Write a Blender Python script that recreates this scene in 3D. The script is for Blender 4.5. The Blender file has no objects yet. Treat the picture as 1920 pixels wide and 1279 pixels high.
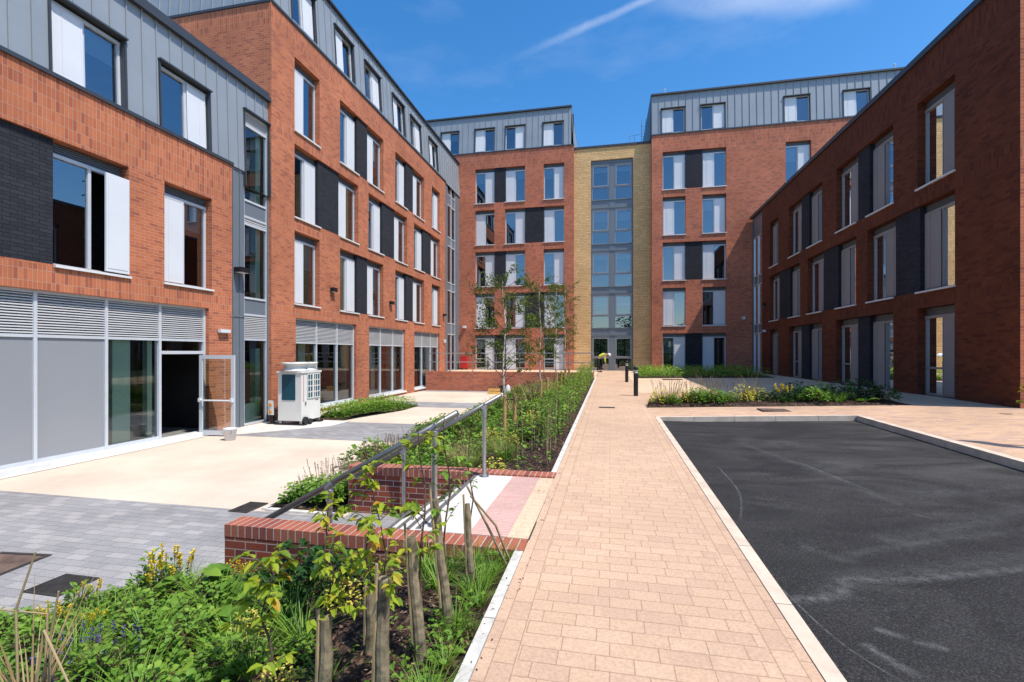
import bpy, bmesh, math, random
from mathutils import Vector, Matrix
R = random.Random(7)
PI = math.pi
SC = bpy.context.scene
COL = SC.collection

# ------------------------------------------------------------------ helpers
def tag(o, label=None, cat=None, group=None, kind=None):
    if label: o['label'] = label
    if cat: o['category'] = cat
    if group: o['group'] = group
    if kind: o['kind'] = kind
    return o

def empty(name, loc, label, cat, group=None, rz=0.0):
    o = bpy.data.objects.new(name, None)
    o.empty_display_size = 0.2
    COL.objects.link(o)
    o.location = loc
    o.rotation_euler = (0, 0, rz)
    return tag(o, label, cat, group)

class MB:
    """collects faces in the parent's local space and links them as one mesh object"""
    def __init__(s):
        s.v = []; s.f = []; s.uv = []; s.mi = []
    def face(s, pts, uvs=None, mi=0):
        n = len(s.v)
        s.v.extend([tuple(p) for p in pts])
        s.f.append(tuple(range(n, n + len(pts))))
        if uvs is None:
            uvs = boxuv(pts)
        s.uv.append(list(uvs)); s.mi.append(mi)
    def hexa(s, c, mi=0, skip=()):
        # c: 8 corners, index = ix*4+iy*2+iz
        for k, q in enumerate(((0,1,3,2),(4,6,7,5),(0,4,5,1),(2,3,7,6),(0,2,6,4),(1,5,7,3))):
            if k in skip: continue
            s.face([c[i] for i in q], None, mi)
    def box(s, x0, x1, y0, y1, z0, z1, mi=0):
        s.hexa([(x, y, z) for x in (x0, x1) for y in (y0, y1) for z in (z0, z1)], mi)
    def tube(s, path, rad, n=8, mi=0, cap=True, uvr=None):
        path = [Vector(p) for p in path]
        if not isinstance(rad, (list, tuple)): rad = [rad] * len(path)
        base = len(s.v); ref = None
        for i, p in enumerate(path):
            a = path[max(0, i - 1)]; b = path[min(len(path) - 1, i + 1)]
            t = (b - a)
            t = t.normalized() if t.length > 1e-9 else Vector((0, 0, 1))
            if ref is None:
                ref = Vector((1, 0, 0)) if abs(t.x) < 0.8 else Vector((0, 1, 0))
            u = (ref - t * ref.dot(t)).normalized(); w = t.cross(u); ref = u
            for k in range(n):
                an = 2 * PI * k / n
                s.v.append(tuple(p + (u * math.cos(an) + w * math.sin(an)) * rad[i]))
        L = 0
        for i in range(len(path) - 1):
            L2 = L + (path[i + 1] - path[i]).length
            for k in range(n):
                k2 = (k + 1) % n
                s.f.append((base + i*n + k, base + i*n + k2, base + (i+1)*n + k2, base + (i+1)*n + k))
                s.uv.append([uvr] * 4 if uvr else [(k/n, L), ((k+1)/n, L), ((k+1)/n, L2), (k/n, L2)])
                s.mi.append(mi)
            L = L2
        if cap:
            for i, rv in ((0, True), (len(path) - 1, False)):
                q = [base + i*n + k for k in range(n)]
                if rv: q.reverse()
                s.f.append(tuple(q)); s.uv.append([uvr or (0, 0)] * n); s.mi.append(mi)
    def lathe(s, prof, cx=0, cy=0, n=24, mi=0):
        base = len(s.v)
        for r, z in prof:
            for k in range(n):
                a = 2*PI*k/n
                s.v.append((cx + r*math.cos(a), cy + r*math.sin(a), z))
        for i in range(len(prof) - 1):
            for k in range(n):
                k2 = (k+1) % n
                s.f.append((base+i*n+k, base+i*n+k2, base+(i+1)*n+k2, base+(i+1)*n+k))
                s.uv.append([(k/n, prof[i][1])]*2 + [(k/n, prof[i+1][1])]*2); s.mi.append(mi)
        for i, rv in ((0, True), (len(prof)-1, False)):
            if prof[i][0] > 1e-4:
                q = [base+i*n+k for k in range(n)]
                if rv: q.reverse()
                s.f.append(tuple(q)); s.uv.append([(0, 0)]*n); s.mi.append(mi)
    def leaf(s, p, d, up, ln, wd, uv, mi=0, droop=0.25, fold=0.25, segs=2):
        """a pointed leaf: p base, d direction, up rough normal"""
        d = d.normalized(); side = d.cross(up)
        if side.length < 1e-4: side = d.cross(Vector((0.3, 0.9, 0.1)))
        side.normalize(); nn = side.cross(d)
        base = len(s.v)
        prof = [(0.0, 0.08), (0.38, 0.5), (0.72, 0.38), (1.0, 0.0)] if segs > 1 else [(0, 0.1), (0.45, 0.5), (1.0, 0)]
        for t, w in prof:
            c = p + d*(ln*t) - Vector((0, 0, 1))*(droop*ln*t*t)
            if w > 0:
                s.v.append(tuple(c + side*(w*wd) + nn*(fold*w*wd)))
                s.v.append(tuple(c))
                s.v.append(tuple(c - side*(w*wd) + nn*(fold*w*wd)))
            else:
                s.v.append(tuple(c))
        k = len(prof)
        for i in range(k - 2):
            a = base + 3*i
            for q in ((a, a+1, a+4, a+3), (a+1, a+2, a+5, a+4)):
                s.f.append(q); s.uv.append([uv]*4); s.mi.append(mi)
        a = base + 3*(k-2)
        for q in ((a, a+1, a+3), (a+1, a+2, a+3)):
            s.f.append(q); s.uv.append([uv]*3); s.mi.append(mi)
    def sliver(s, p, d, up, ln, wd, uv, mi=0):
        d = d.normalized(); side = d.cross(up)
        if side.length < 1e-4: side = Vector((1, 0, 0))
        side.normalize()
        s.face([p, p + d*ln*0.5 + side*wd*0.5, p + d*ln, p + d*ln*0.5 - side*wd*0.5], [uv]*4, mi)
    def blade(s, p, d, ln, wd, bend, uv, mi=0, segs=4):
        """a grass blade that arches over"""
        d = Vector(d).normalized()
        hd = Vector((d.x, d.y, 0)); hd = hd.normalized() if hd.length > 1e-4 else Vector((1, 0, 0))
        side = Vector((-hd.y, hd.x, 0)); base = len(s.v); c = Vector(p); dd = d.copy()
        for i in range(segs + 1):
            t = i / segs; w = wd * (1 - t*0.92) * 0.5
            s.v.append(tuple(c + side*w)); s.v.append(tuple(c - side*w))
            dd = (dd + hd*bend/segs - Vector((0, 0, 1))*bend*0.9*t/segs).normalized()
            c = c + dd*(ln/segs)
        for i in range(segs):
            a = base + 2*i
            s.f.append((a, a+1, a+3, a+2)); s.uv.append([uv]*4); s.mi.append(mi)
    def build(s, name, mats, parent=None, smooth=False, bevel=0, loc=None):
        me = bpy.data.meshes.new(name)
        me.from_pydata(s.v, [], s.f)
        uvl = me.uv_layers.new(name='UVMap')
        flat = [c for f in s.uv for u in f for c in u]
        uvl.data.foreach_set('uv', flat)
        if not isinstance(mats, (list, tuple)): mats = [mats]
        for m in mats: me.materials.append(m)
        me.polygons.foreach_set('material_index', s.mi)
        if smooth: me.polygons.foreach_set('use_smooth', [True]*len(me.polygons))
        me.update()
        o = bpy.data.objects.new(name, me)
        COL.objects.link(o)
        if parent is not None: o.parent = parent
        if loc is not None: o.location = loc
        if bevel:
            b = o.modifiers.new('bevel', 'BEVEL'); b.width = bevel; b.segments = 2; b.limit_method = 'ANGLE'
        return o

def boxuv(pts):
    p = [Vector(q) for q in pts]
    n = (p[1]-p[0]).cross(p[2]-p[1])
    ax = max(range(3), key=lambda i: abs(n[i]))
    if ax == 0: return [(q[1], q[2]) for q in p]
    if ax == 1: return [(q[0], q[2]) for q in p]
    return [(q[0], q[1]) for q in p]

def dup(root, loc=None, rz=None, sc=None, label=None):
    c = root.copy(); COL.objects.link(c)
    if loc is not None: c.location = loc
    if rz is not None: c.rotation_euler = (0, 0, rz)
    if sc is not None: c.scale = (sc, sc, sc) if not isinstance(sc, tuple) else sc
    if label: c['label'] = label
    for ch in list(root.children):
        d = ch.copy(); COL.objects.link(d); d.parent = c
        for g in list(ch.children):
            e = g.copy(); COL.objects.link(e); e.parent = d
    return c

class Fr:
    """a facade frame: u along the wall, w inward, z up, lean backwards above z0"""
    def __init__(s, o, u, inn, lean=0.0, z0=0.0):
        s.o = Vector(o); s.u = Vector(u); s.i = Vector(inn); s.lean = lean; s.z0 = z0
    def P(s, u, w, z):
        w = w + max(0, z - s.z0)*s.lean
        p = s.o + s.u*u + s.i*w
        return (p.x, p.y, z)
    def box(s, mb, u0, u1, w0, w1, z0, z1, mi=0):
        mb.hexa([s.P(u, w, z) for u in (u0, u1) for w in (w0, w1) for z in (z0, z1)], mi)
    def quad(s, mb, u0, u1, w, z0, z1, mi=0, sw=False):
        uv = [(u0, z0), (u1, z0), (u1, z1), (u0, z1)]
        if sw: uv = [(b, a) for a, b in uv]
        mb.face([s.P(u0, w, z0), s.P(u1, w, z0), s.P(u1, w, z1), s.P(u0, w, z1)], uv, mi)
    def wall(s, mb, u0, u1, z0, z1, ops, depth=0.26, soldier=(), mi=0, smi=1, rmi=None):
        us = sorted({u0, u1} | {x for o in ops for x in o[:2] if u0 < x < u1} | {x for b in soldier for x in b[:2] if u0 < x < u1})
        zs = sorted({z0, z1} | {x for o in ops for x in o[2:4] if z0 < x < z1} | {x for b in soldier for x in b[2:4] if z0 < x < z1})
        for a, b in zip(us, us[1:]):
            for c, d in zip(zs, zs[1:]):
                um, zm = (a+b)/2, (c+d)/2
                if any(o[0] < um < o[1] and o[2] < zm < o[3] for o in ops): continue
                sol = any(q[0] < um < q[1] and q[2] < zm < q[3] for q in soldier)
                s.quad(mb, a, b, 0, c, d, smi if sol else mi, sol)
        r = mi if rmi is None else rmi
        for o in ops:
            a, b, c, d = o[:4]; dp = depth
            for (q, uv) in (([s.P(a,0,c), s.P(a,dp,c), s.P(a,dp,d), s.P(a,0,d)], [(0,c),(dp,c),(dp,d),(0,d)]),
                            ([s.P(b,0,c), s.P(b,dp,c), s.P(b,dp,d), s.P(b,0,d)], [(0,c),(dp,c),(dp,d),(0,d)]),
                            ([s.P(a,0,d), s.P(b,0,d), s.P(b,dp,d), s.P(a,dp,d)], [(a,0),(b,0),(b,dp),(a,dp)]),
                            ([s.P(a,0,c), s.P(b,0,c), s.P(b,dp,c), s.P(a,dp,c)], [(a,0),(b,0),(b,dp),(a,dp)])):
                mb.face(q, uv, r)

# ------------------------------------------------------------------ materials
def nodes(name):
    m = bpy.data.materials.new(name); m.use_nodes = True
    nt = m.node_tree; nt.nodes.clear()
    out = nt.nodes.new('ShaderNodeOutputMaterial')
    bs = nt.nodes.new('ShaderNodeBsdfPrincipled')
    nt.links.new(bs.outputs[0], out.inputs[0])
    return m, nt, bs, out
def N(nt, t, **k):
    n = nt.nodes.new('ShaderNode' + t)
    for a, b in k.items(): setattr(n, a, b)
    return n
def rgba(c): return (c[0], c[1], c[2], 1)
def mixc(nt, fac, a, b, mode='MIX'):
    m = N(nt, 'Mix', data_type='RGBA', blend_type=mode)
    for i, x in ((0, fac), (6, a), (7, b)):
        if hasattr(x, 'is_output') or isinstance(x, bpy.types.NodeSocket): nt.links.new(x, m.inputs[i])
        elif i == 0: m.inputs[0].default_value = x
        else: m.inputs[i].default_value = rgba(x)
    return m.outputs[2]
def ramp(nt, src, stops):
    r = N(nt, 'ValToRGB'); nt.links.new(src, r.inputs[0])
    e = r.color_ramp.elements
    while len(e) < len(stops): e.new(0.5)
    for i, (p, c) in enumerate(stops):
        e[i].position = p
        e[i].color = rgba(c) if isinstance(c, tuple) else (c, c, c, 1)
    return r.outputs[0]
def noise(nt, vec, scale, detail=4, rough=0.6):
    n = N(nt, 'TexNoise'); n.inputs['Scale'].default_value = scale
    n.inputs['Detail'].default_value = detail; n.inputs['Roughness'].default_value = rough
    nt.links.new(vec, n.inputs['Vector']); return n.outputs[0]
def bump(nt, bs, h, dist, strength=0.6):
    b = N(nt, 'Bump'); b.inputs['Distance'].default_value = dist; b.inputs['Strength'].default_value = strength
    nt.links.new(h, b.inputs['Height']); nt.links.new(b.outputs[0], bs.inputs['Normal'])
def coord(nt, kind='Object', scale=None):
    t = N(nt, 'TexCoord'); o = t.outputs[kind]
    if scale:
        mp = N(nt, 'Mapping'); mp.inputs['Scale'].default_value = scale
        nt.links.new(o, mp.inputs[0]); o = mp.outputs[0]
    return o

def plain(name, c, rough=0.5, metal=0.0, var=0.12, vs=3.0, bmp=0.0, bscale=40, spec=0.5):
    m, nt, bs, out = nodes(name)
    v = coord(nt)
    n = noise(nt, v, vs, 5)
    dark = tuple(x*(1-var) for x in c); lite = tuple(min(1, x*(1+var)) for x in c)
    nt.links.new(ramp(nt, n, [(0.3, dark), (0.7, lite)]), bs.inputs['Base Color'])
    bs.inputs['Roughness'].default_value = rough; bs.inputs['Metallic'].default_value = metal
    bs.inputs['Specular IOR Level'].default_value = spec
    if bmp: bump(nt, bs, noise(nt, v, bscale, 3), bmp)
    return m

def brickmat(name, c1, c2, mortar, bw=0.225, rh=0.075, ms=0.010, off=0.5, bmp=0.004, stain=0.25, rough=0.85, third=None, squash=1.0, grain=60):
    m, nt, bs, out = nodes(name)
    uv = coord(nt, 'UV')
    b = N(nt, 'TexBrick'); b.offset = off; b.squash = squash; b.squash_frequency = 3
    b.inputs['Scale'].default_value = 1; b.inputs['Brick Width'].default_value = bw
    b.inputs['Row Height'].default_value = rh; b.inputs['Mortar Size'].default_value = ms/2
    b.inputs['Mortar Smooth'].default_value = 0.15; b.inputs['Bias'].default_value = 0.0
    b.inputs['Color1'].default_value = rgba(c1); b.inputs['Color2'].default_value = rgba(c2)
    b.inputs['Mortar'].default_value = rgba(mortar)
    nt.links.new(uv, b.inputs['Vector'])
    col = b.outputs['Color']
    if third:   # scattered odd bricks: a second brick texture on the same grid picks them
        b2 = N(nt, 'TexBrick'); b2.offset = off; b2.squash = squash; b2.squash_frequency = 3
        for k in ('Brick Width', 'Row Height', 'Mortar Size', 'Scale'): b2.inputs[k].default_value = b.inputs[k].default_value
        b2.inputs['Color1'].default_value = (0, 0, 0, 1); b2.inputs['Color2'].default_value = (1, 1, 1, 1)
        b2.inputs['Mortar'].default_value = (0, 0, 0, 1)
        mp = N(nt, 'Mapping'); mp.inputs['Location'].default_value = (bw*44, rh*66, 0)
        nt.links.new(uv, mp.inputs[0]); nt.links.new(mp.outputs[0], b2.inputs['Vector'])
        f = ramp(nt, b2.outputs['Color'], [(0.66, 0.0), (0.86, 0.85)])
        col = mixc(nt, f, col, third)
        mf = N(nt, 'Math', operation='MULTIPLY')
        col = mixc(nt, b.outputs['Fac'], col, mortar)
    ob = coord(nt)
    n1 = noise(nt, ob, 0.55, 5, 0.65); n2 = noise(nt, ob, grain, 2)
    s1 = ramp(nt, n1, [(0.3, 1 - stain), (0.7, 1 + stain*0.3)])
    col = mixc(nt, 1.0, col, s1, 'MULTIPLY')
    s2 = ramp(nt, n2, [(0.25, 0.82), (0.75, 1.12)])
    col = mixc(nt, 1.0, col, s2, 'MULTIPLY')
    nt.links.new(col, bs.inputs['Base Color'])
    bs.inputs['Roughness'].default_value = rough; bs.inputs['Specular IOR Level'].default_value = 0.25
    inv = N(nt, 'Math', operation='SUBTRACT'); inv.inputs[0].default_value = 1
    nt.links.new(b.outputs['Fac'], inv.inputs[1])
    ad = N(nt, 'Math', operation='MULTIPLY_ADD'); ad.inputs[1].default_value = 0.35
    nt.links.new(n2, ad.inputs[0]); nt.links.new(inv.outputs[0], ad.inputs[2])
    bump(nt, bs, ad.outputs[0], bmp, 0.8)
    return m

def glassmat(name, tint, refl=0.2, dark=0.0):
    m = bpy.data.materials.new(name); m.use_nodes = True
    nt = m.node_tree; nt.nodes.clear()
    out = N(nt, 'OutputMaterial'); tr = N(nt, 'BsdfTransparent'); gl = N(nt, 'BsdfGlossy'); mx = N(nt, 'MixShader')
    tr.inputs[0].default_value = rgba(tint); gl.inputs['Roughness'].default_value = 0.004
    gl.inputs[0].default_value = (0.88, 0.94, 1, 1)
    fr = N(nt, 'Fresnel'); fr.inputs[0].default_value = 1.5
    ad = N(nt, 'Math', operation='ADD', use_clamp=True); ad.inputs[1].default_value = refl
    nt.links.new(fr.outputs[0], ad.inputs[0]); nt.links.new(ad.outputs[0], mx.inputs[0])
    # very slightly wavy panes
    b = N(nt, 'Bump'); b.inputs['Distance'].default_value = 0.004; b.inputs['Strength'].default_value = 0.12
    nt.links.new(noise(nt, coord(nt), 0.9, 1), b.inputs['Height']); nt.links.new(b.outputs[0], gl.inputs['Normal'])
    nt.links.new(tr.outputs[0], mx.inputs[1]); nt.links.new(gl.outputs[0], mx.inputs[2]); nt.links.new(mx.outputs[0], out.inputs[0])
    return m

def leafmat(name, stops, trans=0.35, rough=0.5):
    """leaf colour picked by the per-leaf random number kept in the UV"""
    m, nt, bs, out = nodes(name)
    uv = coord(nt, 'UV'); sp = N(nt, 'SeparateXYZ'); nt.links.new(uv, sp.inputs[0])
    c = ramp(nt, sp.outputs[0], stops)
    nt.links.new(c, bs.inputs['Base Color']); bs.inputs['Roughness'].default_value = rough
    bs.inputs['Specular IOR Level'].default_value = 0.3
    tl = N(nt, 'BsdfTranslucent'); g = mixc(nt, 1.0, c, (1.0, 1.05, 0.5), 'MULTIPLY'); nt.links.new(g, tl.inputs[0])
    mx = N(nt, 'MixShader'); mx.inputs[0].default_value = trans
    nt.links.new(bs.outputs[0], mx.inputs[1]); nt.links.new(tl.outputs[0], mx.inputs[2]); nt.links.new(mx.outputs[0], out.inputs[0])
    return m

BR = dict(c1=(0.60, 0.195, 0.088), c2=(0.50, 0.148, 0.068), mortar=(0.55, 0.33, 0.225), third=(0.37, 0.108, 0.060))
M = {}
M['brick'] = brickmat('red_brick', **BR)
M['soldier'] = brickmat('soldier_brick', BR['c1'], BR['c2'], BR['mortar'], off=0.0, third=BR['third'])
BB = dict(c1=(0.63, 0.192, 0.096), c2=(0.54, 0.154, 0.077), mortar=(0.56, 0.37, 0.27), third=(0.37, 0.115, 0.070))
M['brick_back'] = brickmat('red_brick_back', **BB)
M['soldier_back'] = brickmat('soldier_brick_back', BB['c1'], BB['c2'], BB['mortar'], off=0.0, third=BB['third'])
BD = dict(c1=(0.185, 0.052, 0.021), c2=(0.145, 0.038, 0.016), mortar=(0.125, 0.052, 0.028), third=(0.105, 0.028, 0.014))  # wing brick: same red brick, darkened so its colour carries the shade
M['brick_wing'] = brickmat('red_brick_wing_shaded', **BD)
M['soldier_wing'] = brickmat('soldier_brick_wing_shaded', BD['c1'], BD['c2'], BD['mortar'], off=0.0, third=BD['third'])
M['darkbrick'] = brickmat('charcoal_brick', (0.040, 0.041, 0.050), (0.027, 0.028, 0.035), (0.012, 0.012, 0.015), stain=0.2)
M['gardenbrick'] = brickmat('garden_brick', (0.36, 0.085, 0.045), (0.25, 0.055, 0.035), (0.52, 0.40, 0.32), ms=0.011, third=(0.15, 0.045, 0.04), bmp=0.005)
M['coping'] = brickmat('coping_brick', (0.47, 0.150, 0.085), (0.37, 0.105, 0.065), (0.58, 0.45, 0.36), bw=1.0, rh=0.075, ms=0.011, third=(0.26, 0.075, 0.06))
M['stone'] = brickmat('buff_stone', (0.99, 0.635, 0.30), (0.83, 0.51, 0.22), (0.58, 0.35, 0.16), bw=0.36, rh=0.112, ms=0.016, bmp=0.07, stain=0.2, squash=0.7, grain=14)
M['block'] = brickmat('block_paving', (0.68, 0.455, 0.30), (0.64, 0.42, 0.272), (0.45, 0.29, 0.185), bw=0.20, rh=0.122, ms=0.006, off=0.37, stain=0.14, third=(0.605, 0.395, 0.265), squash=1.3, bmp=0.003)
M['blockwarm'] = brickmat('block_paving_warm', (0.71, 0.465, 0.295), (0.65, 0.41, 0.255), (0.42, 0.27, 0.18), bw=0.21, rh=0.105, ms=0.005, off=0.5, stain=0.22, third=(0.55, 0.36, 0.27), bmp=0.003)
M['blockcream'] = brickmat('block_paving_cream', (0.79, 0.58, 0.385), (0.74, 0.53, 0.345), (0.54, 0.38, 0.24), bw=0.21, rh=0.105, ms=0.004, off=0.5, stain=0.16, bmp=0.002)
M['blockgrey'] = brickmat('block_paving_grey', (0.36, 0.345, 0.335), (0.31, 0.30, 0.295), (0.20, 0.19, 0.185), bw=0.24, rh=0.12, ms=0.006, off=0.4, stain=0.25, third=(0.43, 0.405, 0.38), bmp=0.003)
M['zinc'] = plain('grey_zinc', (0.30, 0.325, 0.345), 0.45, 0.15, 0.07, 0.9)
M['zincdark'] = plain('dark_zinc_edge', (0.055, 0.06, 0.068), 0.45, 0.2, 0.1)
M['grey'] = plain('grey_coated_metal', (0.17, 0.195, 0.22), 0.4, 0.1, 0.04)
M['infill'] = plain('grey_infill_panel', (0.285, 0.295, 0.31), 0.24, 0.0, 0.04, 0.5)
M['alu'] = plain('pale_aluminium', (0.62, 0.64, 0.66), 0.38, 0.15, 0.05)
M['louvre'] = plain('louvre_blades', (0.60, 0.585, 0.57), 0.5, 0.0, 0.05)
M['white'] = plain('white_panel', (0.70, 0.71, 0.72), 0.42, 0.0, 0.035, 1.2)
M['whiteshade'] = plain('white_panel_shaded', (0.27, 0.255, 0.245), 0.5, 0, .05, 1.2)  # white panel darkened to paint in the shade on the right wing
M['alushade'] = plain('frame_shaded', (0.31, 0.30, 0.29), 0.45, .1, .05)  # frame colour lowered likewise, shade of the wing put into it
M['sill'] = plain('white_sill', (0.72, 0.71, 0.68), 0.5, 0.0, 0.08)
M['glass'] = glassmat('window_glass', (0.55, 0.62, 0.62), 0.22)
M['shopglass'] = glassmat('shop_glass', (0.74, 0.88, 0.80), 0.09)
M['room'] = plain('room_dark', (0.030, 0.028, 0.027), 0.8, 0, 0.5, 0.7)
M['roomfloor'] = plain('room_floor', (0.28, 0.27, 0.25), 0.6, 0, 0.3, 1)
M['column'] = plain('painted_column', (0.66, 0.71, 0.64), 0.6, 0, 0.05)
M['blind'] = plain('roller_blind', (0.42, 0.46, 0.52), 0.7, 0, 0.06)
M['curtain'] = plain('dark_curtain', (0.20, 0.17, 0.15), 0.8, 0, 0.3, 6)
M['flat'] = plain('flat_roof', (0.15, 0.15, 0.15), 0.9)
M['cream'] = brickmat('cream_resin', (0.755, 0.615, 0.475), (0.74, 0.60, 0.46), (0.66, 0.53, 0.40), bw=6, rh=5, ms=0.008, stain=0.2, bmp=0.001, grain=110)
M['concrete'] = plain('pale_concrete', (0.68, 0.625, 0.545), 0.8, 0, 0.14, 3, 0.002)
M['nosing'] = plain('nosing_grit', (.13, .125, .12), .8)
M['edging'] = plain('soiled_concrete_edging', (0.64, 0.595, 0.52), 0.85, 0, .24, 9, .002)
M['kerbstone'] = plain('kerb_concrete', (0.66, 0.52, 0.385), 0.85, 0, 0.18, 4, 0.002)
M['pink'] = brickmat('tactile_pink', (0.74, 0.47, 0.395), (0.69, 0.425, 0.35), (0.52, 0.30, 0.24), bw=0.8, rh=0.04, ms=0.008, off=0.0, stain=0.2, bmp=0.006)
M['galv'] = plain('galvanised_steel', (0.42, 0.43, 0.44), 0.33, 0.85, 0.15, 14)
M['handrail'] = plain('dull_handrail_tube', (0.20, 0.195, 0.18), 0.42, 0.75, 0.12, 8)
M['black'] = plain('black_metal', (0.012, 0.012, 0.014), 0.38, 0, 0.1)
M['rubber'] = plain('black_rubber', (0.018, 0.018, 0.019), 0.8)
M['acwhite'] = plain('ivory_casing', (0.74, 0.72, 0.66), 0.4, 0, 0.04)
M['teal'] = plain('teal_coil', (0.012, 0.085, 0.12), 0.35, 0.2, 0.15, 20)
M['orange'] = plain('orange_switch', (0.75, 0.28, 0.03), 0.4)
M['yellow'] = plain('yellow_plastic', (0.75, 0.45, 0.12), 0.45)
M['red'] = plain('red_plastic', (0.55, 0.03, 0.03), 0.4)
M['steelgrate'] = plain('drain_iron', (0.06, 0.055, 0.05), 0.6, 0.4, 0.3, 8)
M['rust'] = plain('rusty_cover', (0.14, 0.09, 0.065), 0.75, 0.1, 0.6, 5)
M['ironhole'] = plain('drain_shadow', (0.006, 0.006, 0.006), 0.9)
M['timber'] = plain('weathered_timber', (0.20, 0.155, 0.09), 0.85, 0, 0.75, 14, 0.006, 30)
M['pine'] = plain('pine_stake', (0.50, 0.285, 0.10), 0.75, 0, 0.3, 9, 0.003)
M['cane'] = plain('bamboo_cane', (0.36, 0.26, 0.13), 0.7, 0, 0.3, 8)
M['stem'] = plain('brown_stem', (0.09, 0.055, 0.03), 0.8, 0, 0.4, 12)
M['skin'] = plain('skin', (0.45, 0.24, 0.16), 0.55)
M['hivis'] = plain('hi_vis_yellow', (0.60, 0.72, 0.06), 0.6)
M['cloth'] = plain('dark_work_trousers', (0.012, 0.013, 0.018), 0.9)
M['greycloth'] = plain('grey_sweatshirt', (0.20, 0.20, 0.24), 0.9)
M['tree_bark'] = None

def birchbark():
    m, nt, bs, out = nodes('birch_bark')
    v = coord(nt, 'Object', (30, 30, 9))
    n = noise(nt, v, 1.0, 4)
    nt.links.new(ramp(nt, n, [(0.36, (0.10, 0.06, 0.04)), (0.46, (0.62, 0.50, 0.40)), (0.8, (0.78, 0.70, 0.62))]), bs.inputs['Base Color'])
    bs.inputs['Roughness'].default_value = 0.7
    return m
M['birch'] = birchbark()

def mulch():
    m, nt, bs, out = nodes('bark_mulch')
    v = coord(nt)
    vo = N(nt, 'TexVoronoi'); vo.inputs['Scale'].default_value = 38
    mp = N(nt, 'Mapping'); mp.inputs['Scale'].default_value = (1, 0.45, 1); mp.inputs['Rotation'].default_value = (0, 0, 0.6)
    nt.links.new(v, mp.inputs[0]); nt.links.new(mp.outputs[0], vo.inputs['Vector'])
    sp = N(nt, 'SeparateColor'); nt.links.new(vo.outputs['Color'], sp.inputs[0])
    c = ramp(nt, sp.outputs[0], [(0.0, (0.018, 0.010, 0.006)), (0.55, (0.075, 0.036, 0.02)), (0.85, (0.15, 0.08, 0.045)), (1.0, (0.27, 0.17, 0.10))])
    n = noise(nt, v, 3, 4)
    c = mixc(nt, 1.0, c, ramp(nt, n, [(0.3, 0.55), (0.7, 1.1)]), 'MULTIPLY')
    nt.links.new(c, bs.inputs['Base Color']); bs.inputs['Roughness'].default_value = 0.9
    inv = N(nt, 'Math', operation='ADD'); nt.links.new(sp.outputs[1], inv.inputs[0]); nt.links.new(noise(nt, v, 90, 3), inv.inputs[1])
    bump(nt, bs, inv.outputs[0], 0.03, 1.0)
    return m
M['mulch'] = mulch()

def asphalt():
    m, nt, bs, out = nodes('asphalt')
    v = coord(nt)
    sp = noise(nt, v, 75, 4, 0.85)
    c = ramp(nt, sp, [(0.38, (0.004, 0.0036, 0.0032)), (0.53, (0.018, 0.0162, 0.0145)), (0.66, (0.08, 0.075, 0.068))])
    w = noise(nt, v, 0.35, 3)
    mp = N(nt, 'Mapping'); mp.inputs['Scale'].default_value = (0.35, 0.9, 1); mp.inputs['Rotation'].default_value = (0, 0, 0.35)
    nt.links.new(v, mp.inputs[0])
    d = N(nt, 'TexNoise'); d.inputs['Scale'].default_value = 1.3; d.inputs['Detail'].default_value = 7; d.inputs['Roughness'].default_value = 0.62
    d.inputs['Distortion'].default_value = 1.4
    nt.links.new(mp.outputs[0], d.inputs['Vector'])
    f = ramp(nt, d.outputs[0], [(0.40, 0.0), (0.60, 0.40), (0.8, 0.8)])
    # dust gathers away from the kerb
    f2 = N(nt, 'Math', operation='MULTIPLY'); nt.links.new(f, f2.inputs[0])
    nt.links.new(ramp(nt, w, [(0.35, 0.15), (0.65, 1.0)]), f2.inputs[1])
    dust = ramp(nt, sp, [(0.36, (0.035, 0.032, 0.029)), (0.64, (0.18, 0.168, 0.152))])
    nt.links.new(mixc(nt, f2.outputs[0], c, dust), bs.inputs['Base Color'])
    bs.inputs['Roughness'].default_value = 0.78; bs.inputs['Specular IOR Level'].default_value = 0.35
    bump(nt, bs, sp, 0.004, 0.8)
    return m
M['asphalt'] = asphalt()

def dustmat(name, k):
    m, nt, bs, out = nodes(name)
    uv = coord(nt, 'UV'); sx = N(nt, 'SeparateXYZ'); nt.links.new(uv, sx.inputs[0])
    edge = ramp(nt, sx.outputs[1], [(0.0, 0.0), (0.5, 1.0), (1.0, 0.0)])
    ends = ramp(nt, sx.outputs[0], [(0.0, 0.0), (0.15, 1.0), (0.8, 0.8), (1.0, 0.0)])
    n = noise(nt, coord(nt), 11, 6, 0.8); g = noise(nt, coord(nt), 150, 2)
    a = N(nt, 'Math', operation='MULTIPLY'); nt.links.new(edge, a.inputs[0]); nt.links.new(ends, a.inputs[1])
    b = N(nt, 'Math', operation='MULTIPLY'); nt.links.new(a.outputs[0], b.inputs[0]); nt.links.new(ramp(nt, n, [(0.36, 0.0), (0.70, 0.95)]), b.inputs[1])
    c = N(nt, 'Math', operation='MULTIPLY'); nt.links.new(b.outputs[0], c.inputs[0]); nt.links.new(ramp(nt, g, [(0.35, 0.2*k), (0.65, 0.9*k)]), c.inputs[1])
    bs.inputs['Base Color'].default_value = (0.40, 0.39, 0.375, 1); bs.inputs['Roughness'].default_value = 0.95
    nt.links.new(c.outputs[0], bs.inputs['Alpha'])
    return m
M['dust'] = dustmat('chalky_dust', .8)
M['dustfaint'] = dustmat('faint_dust', .28)

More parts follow.
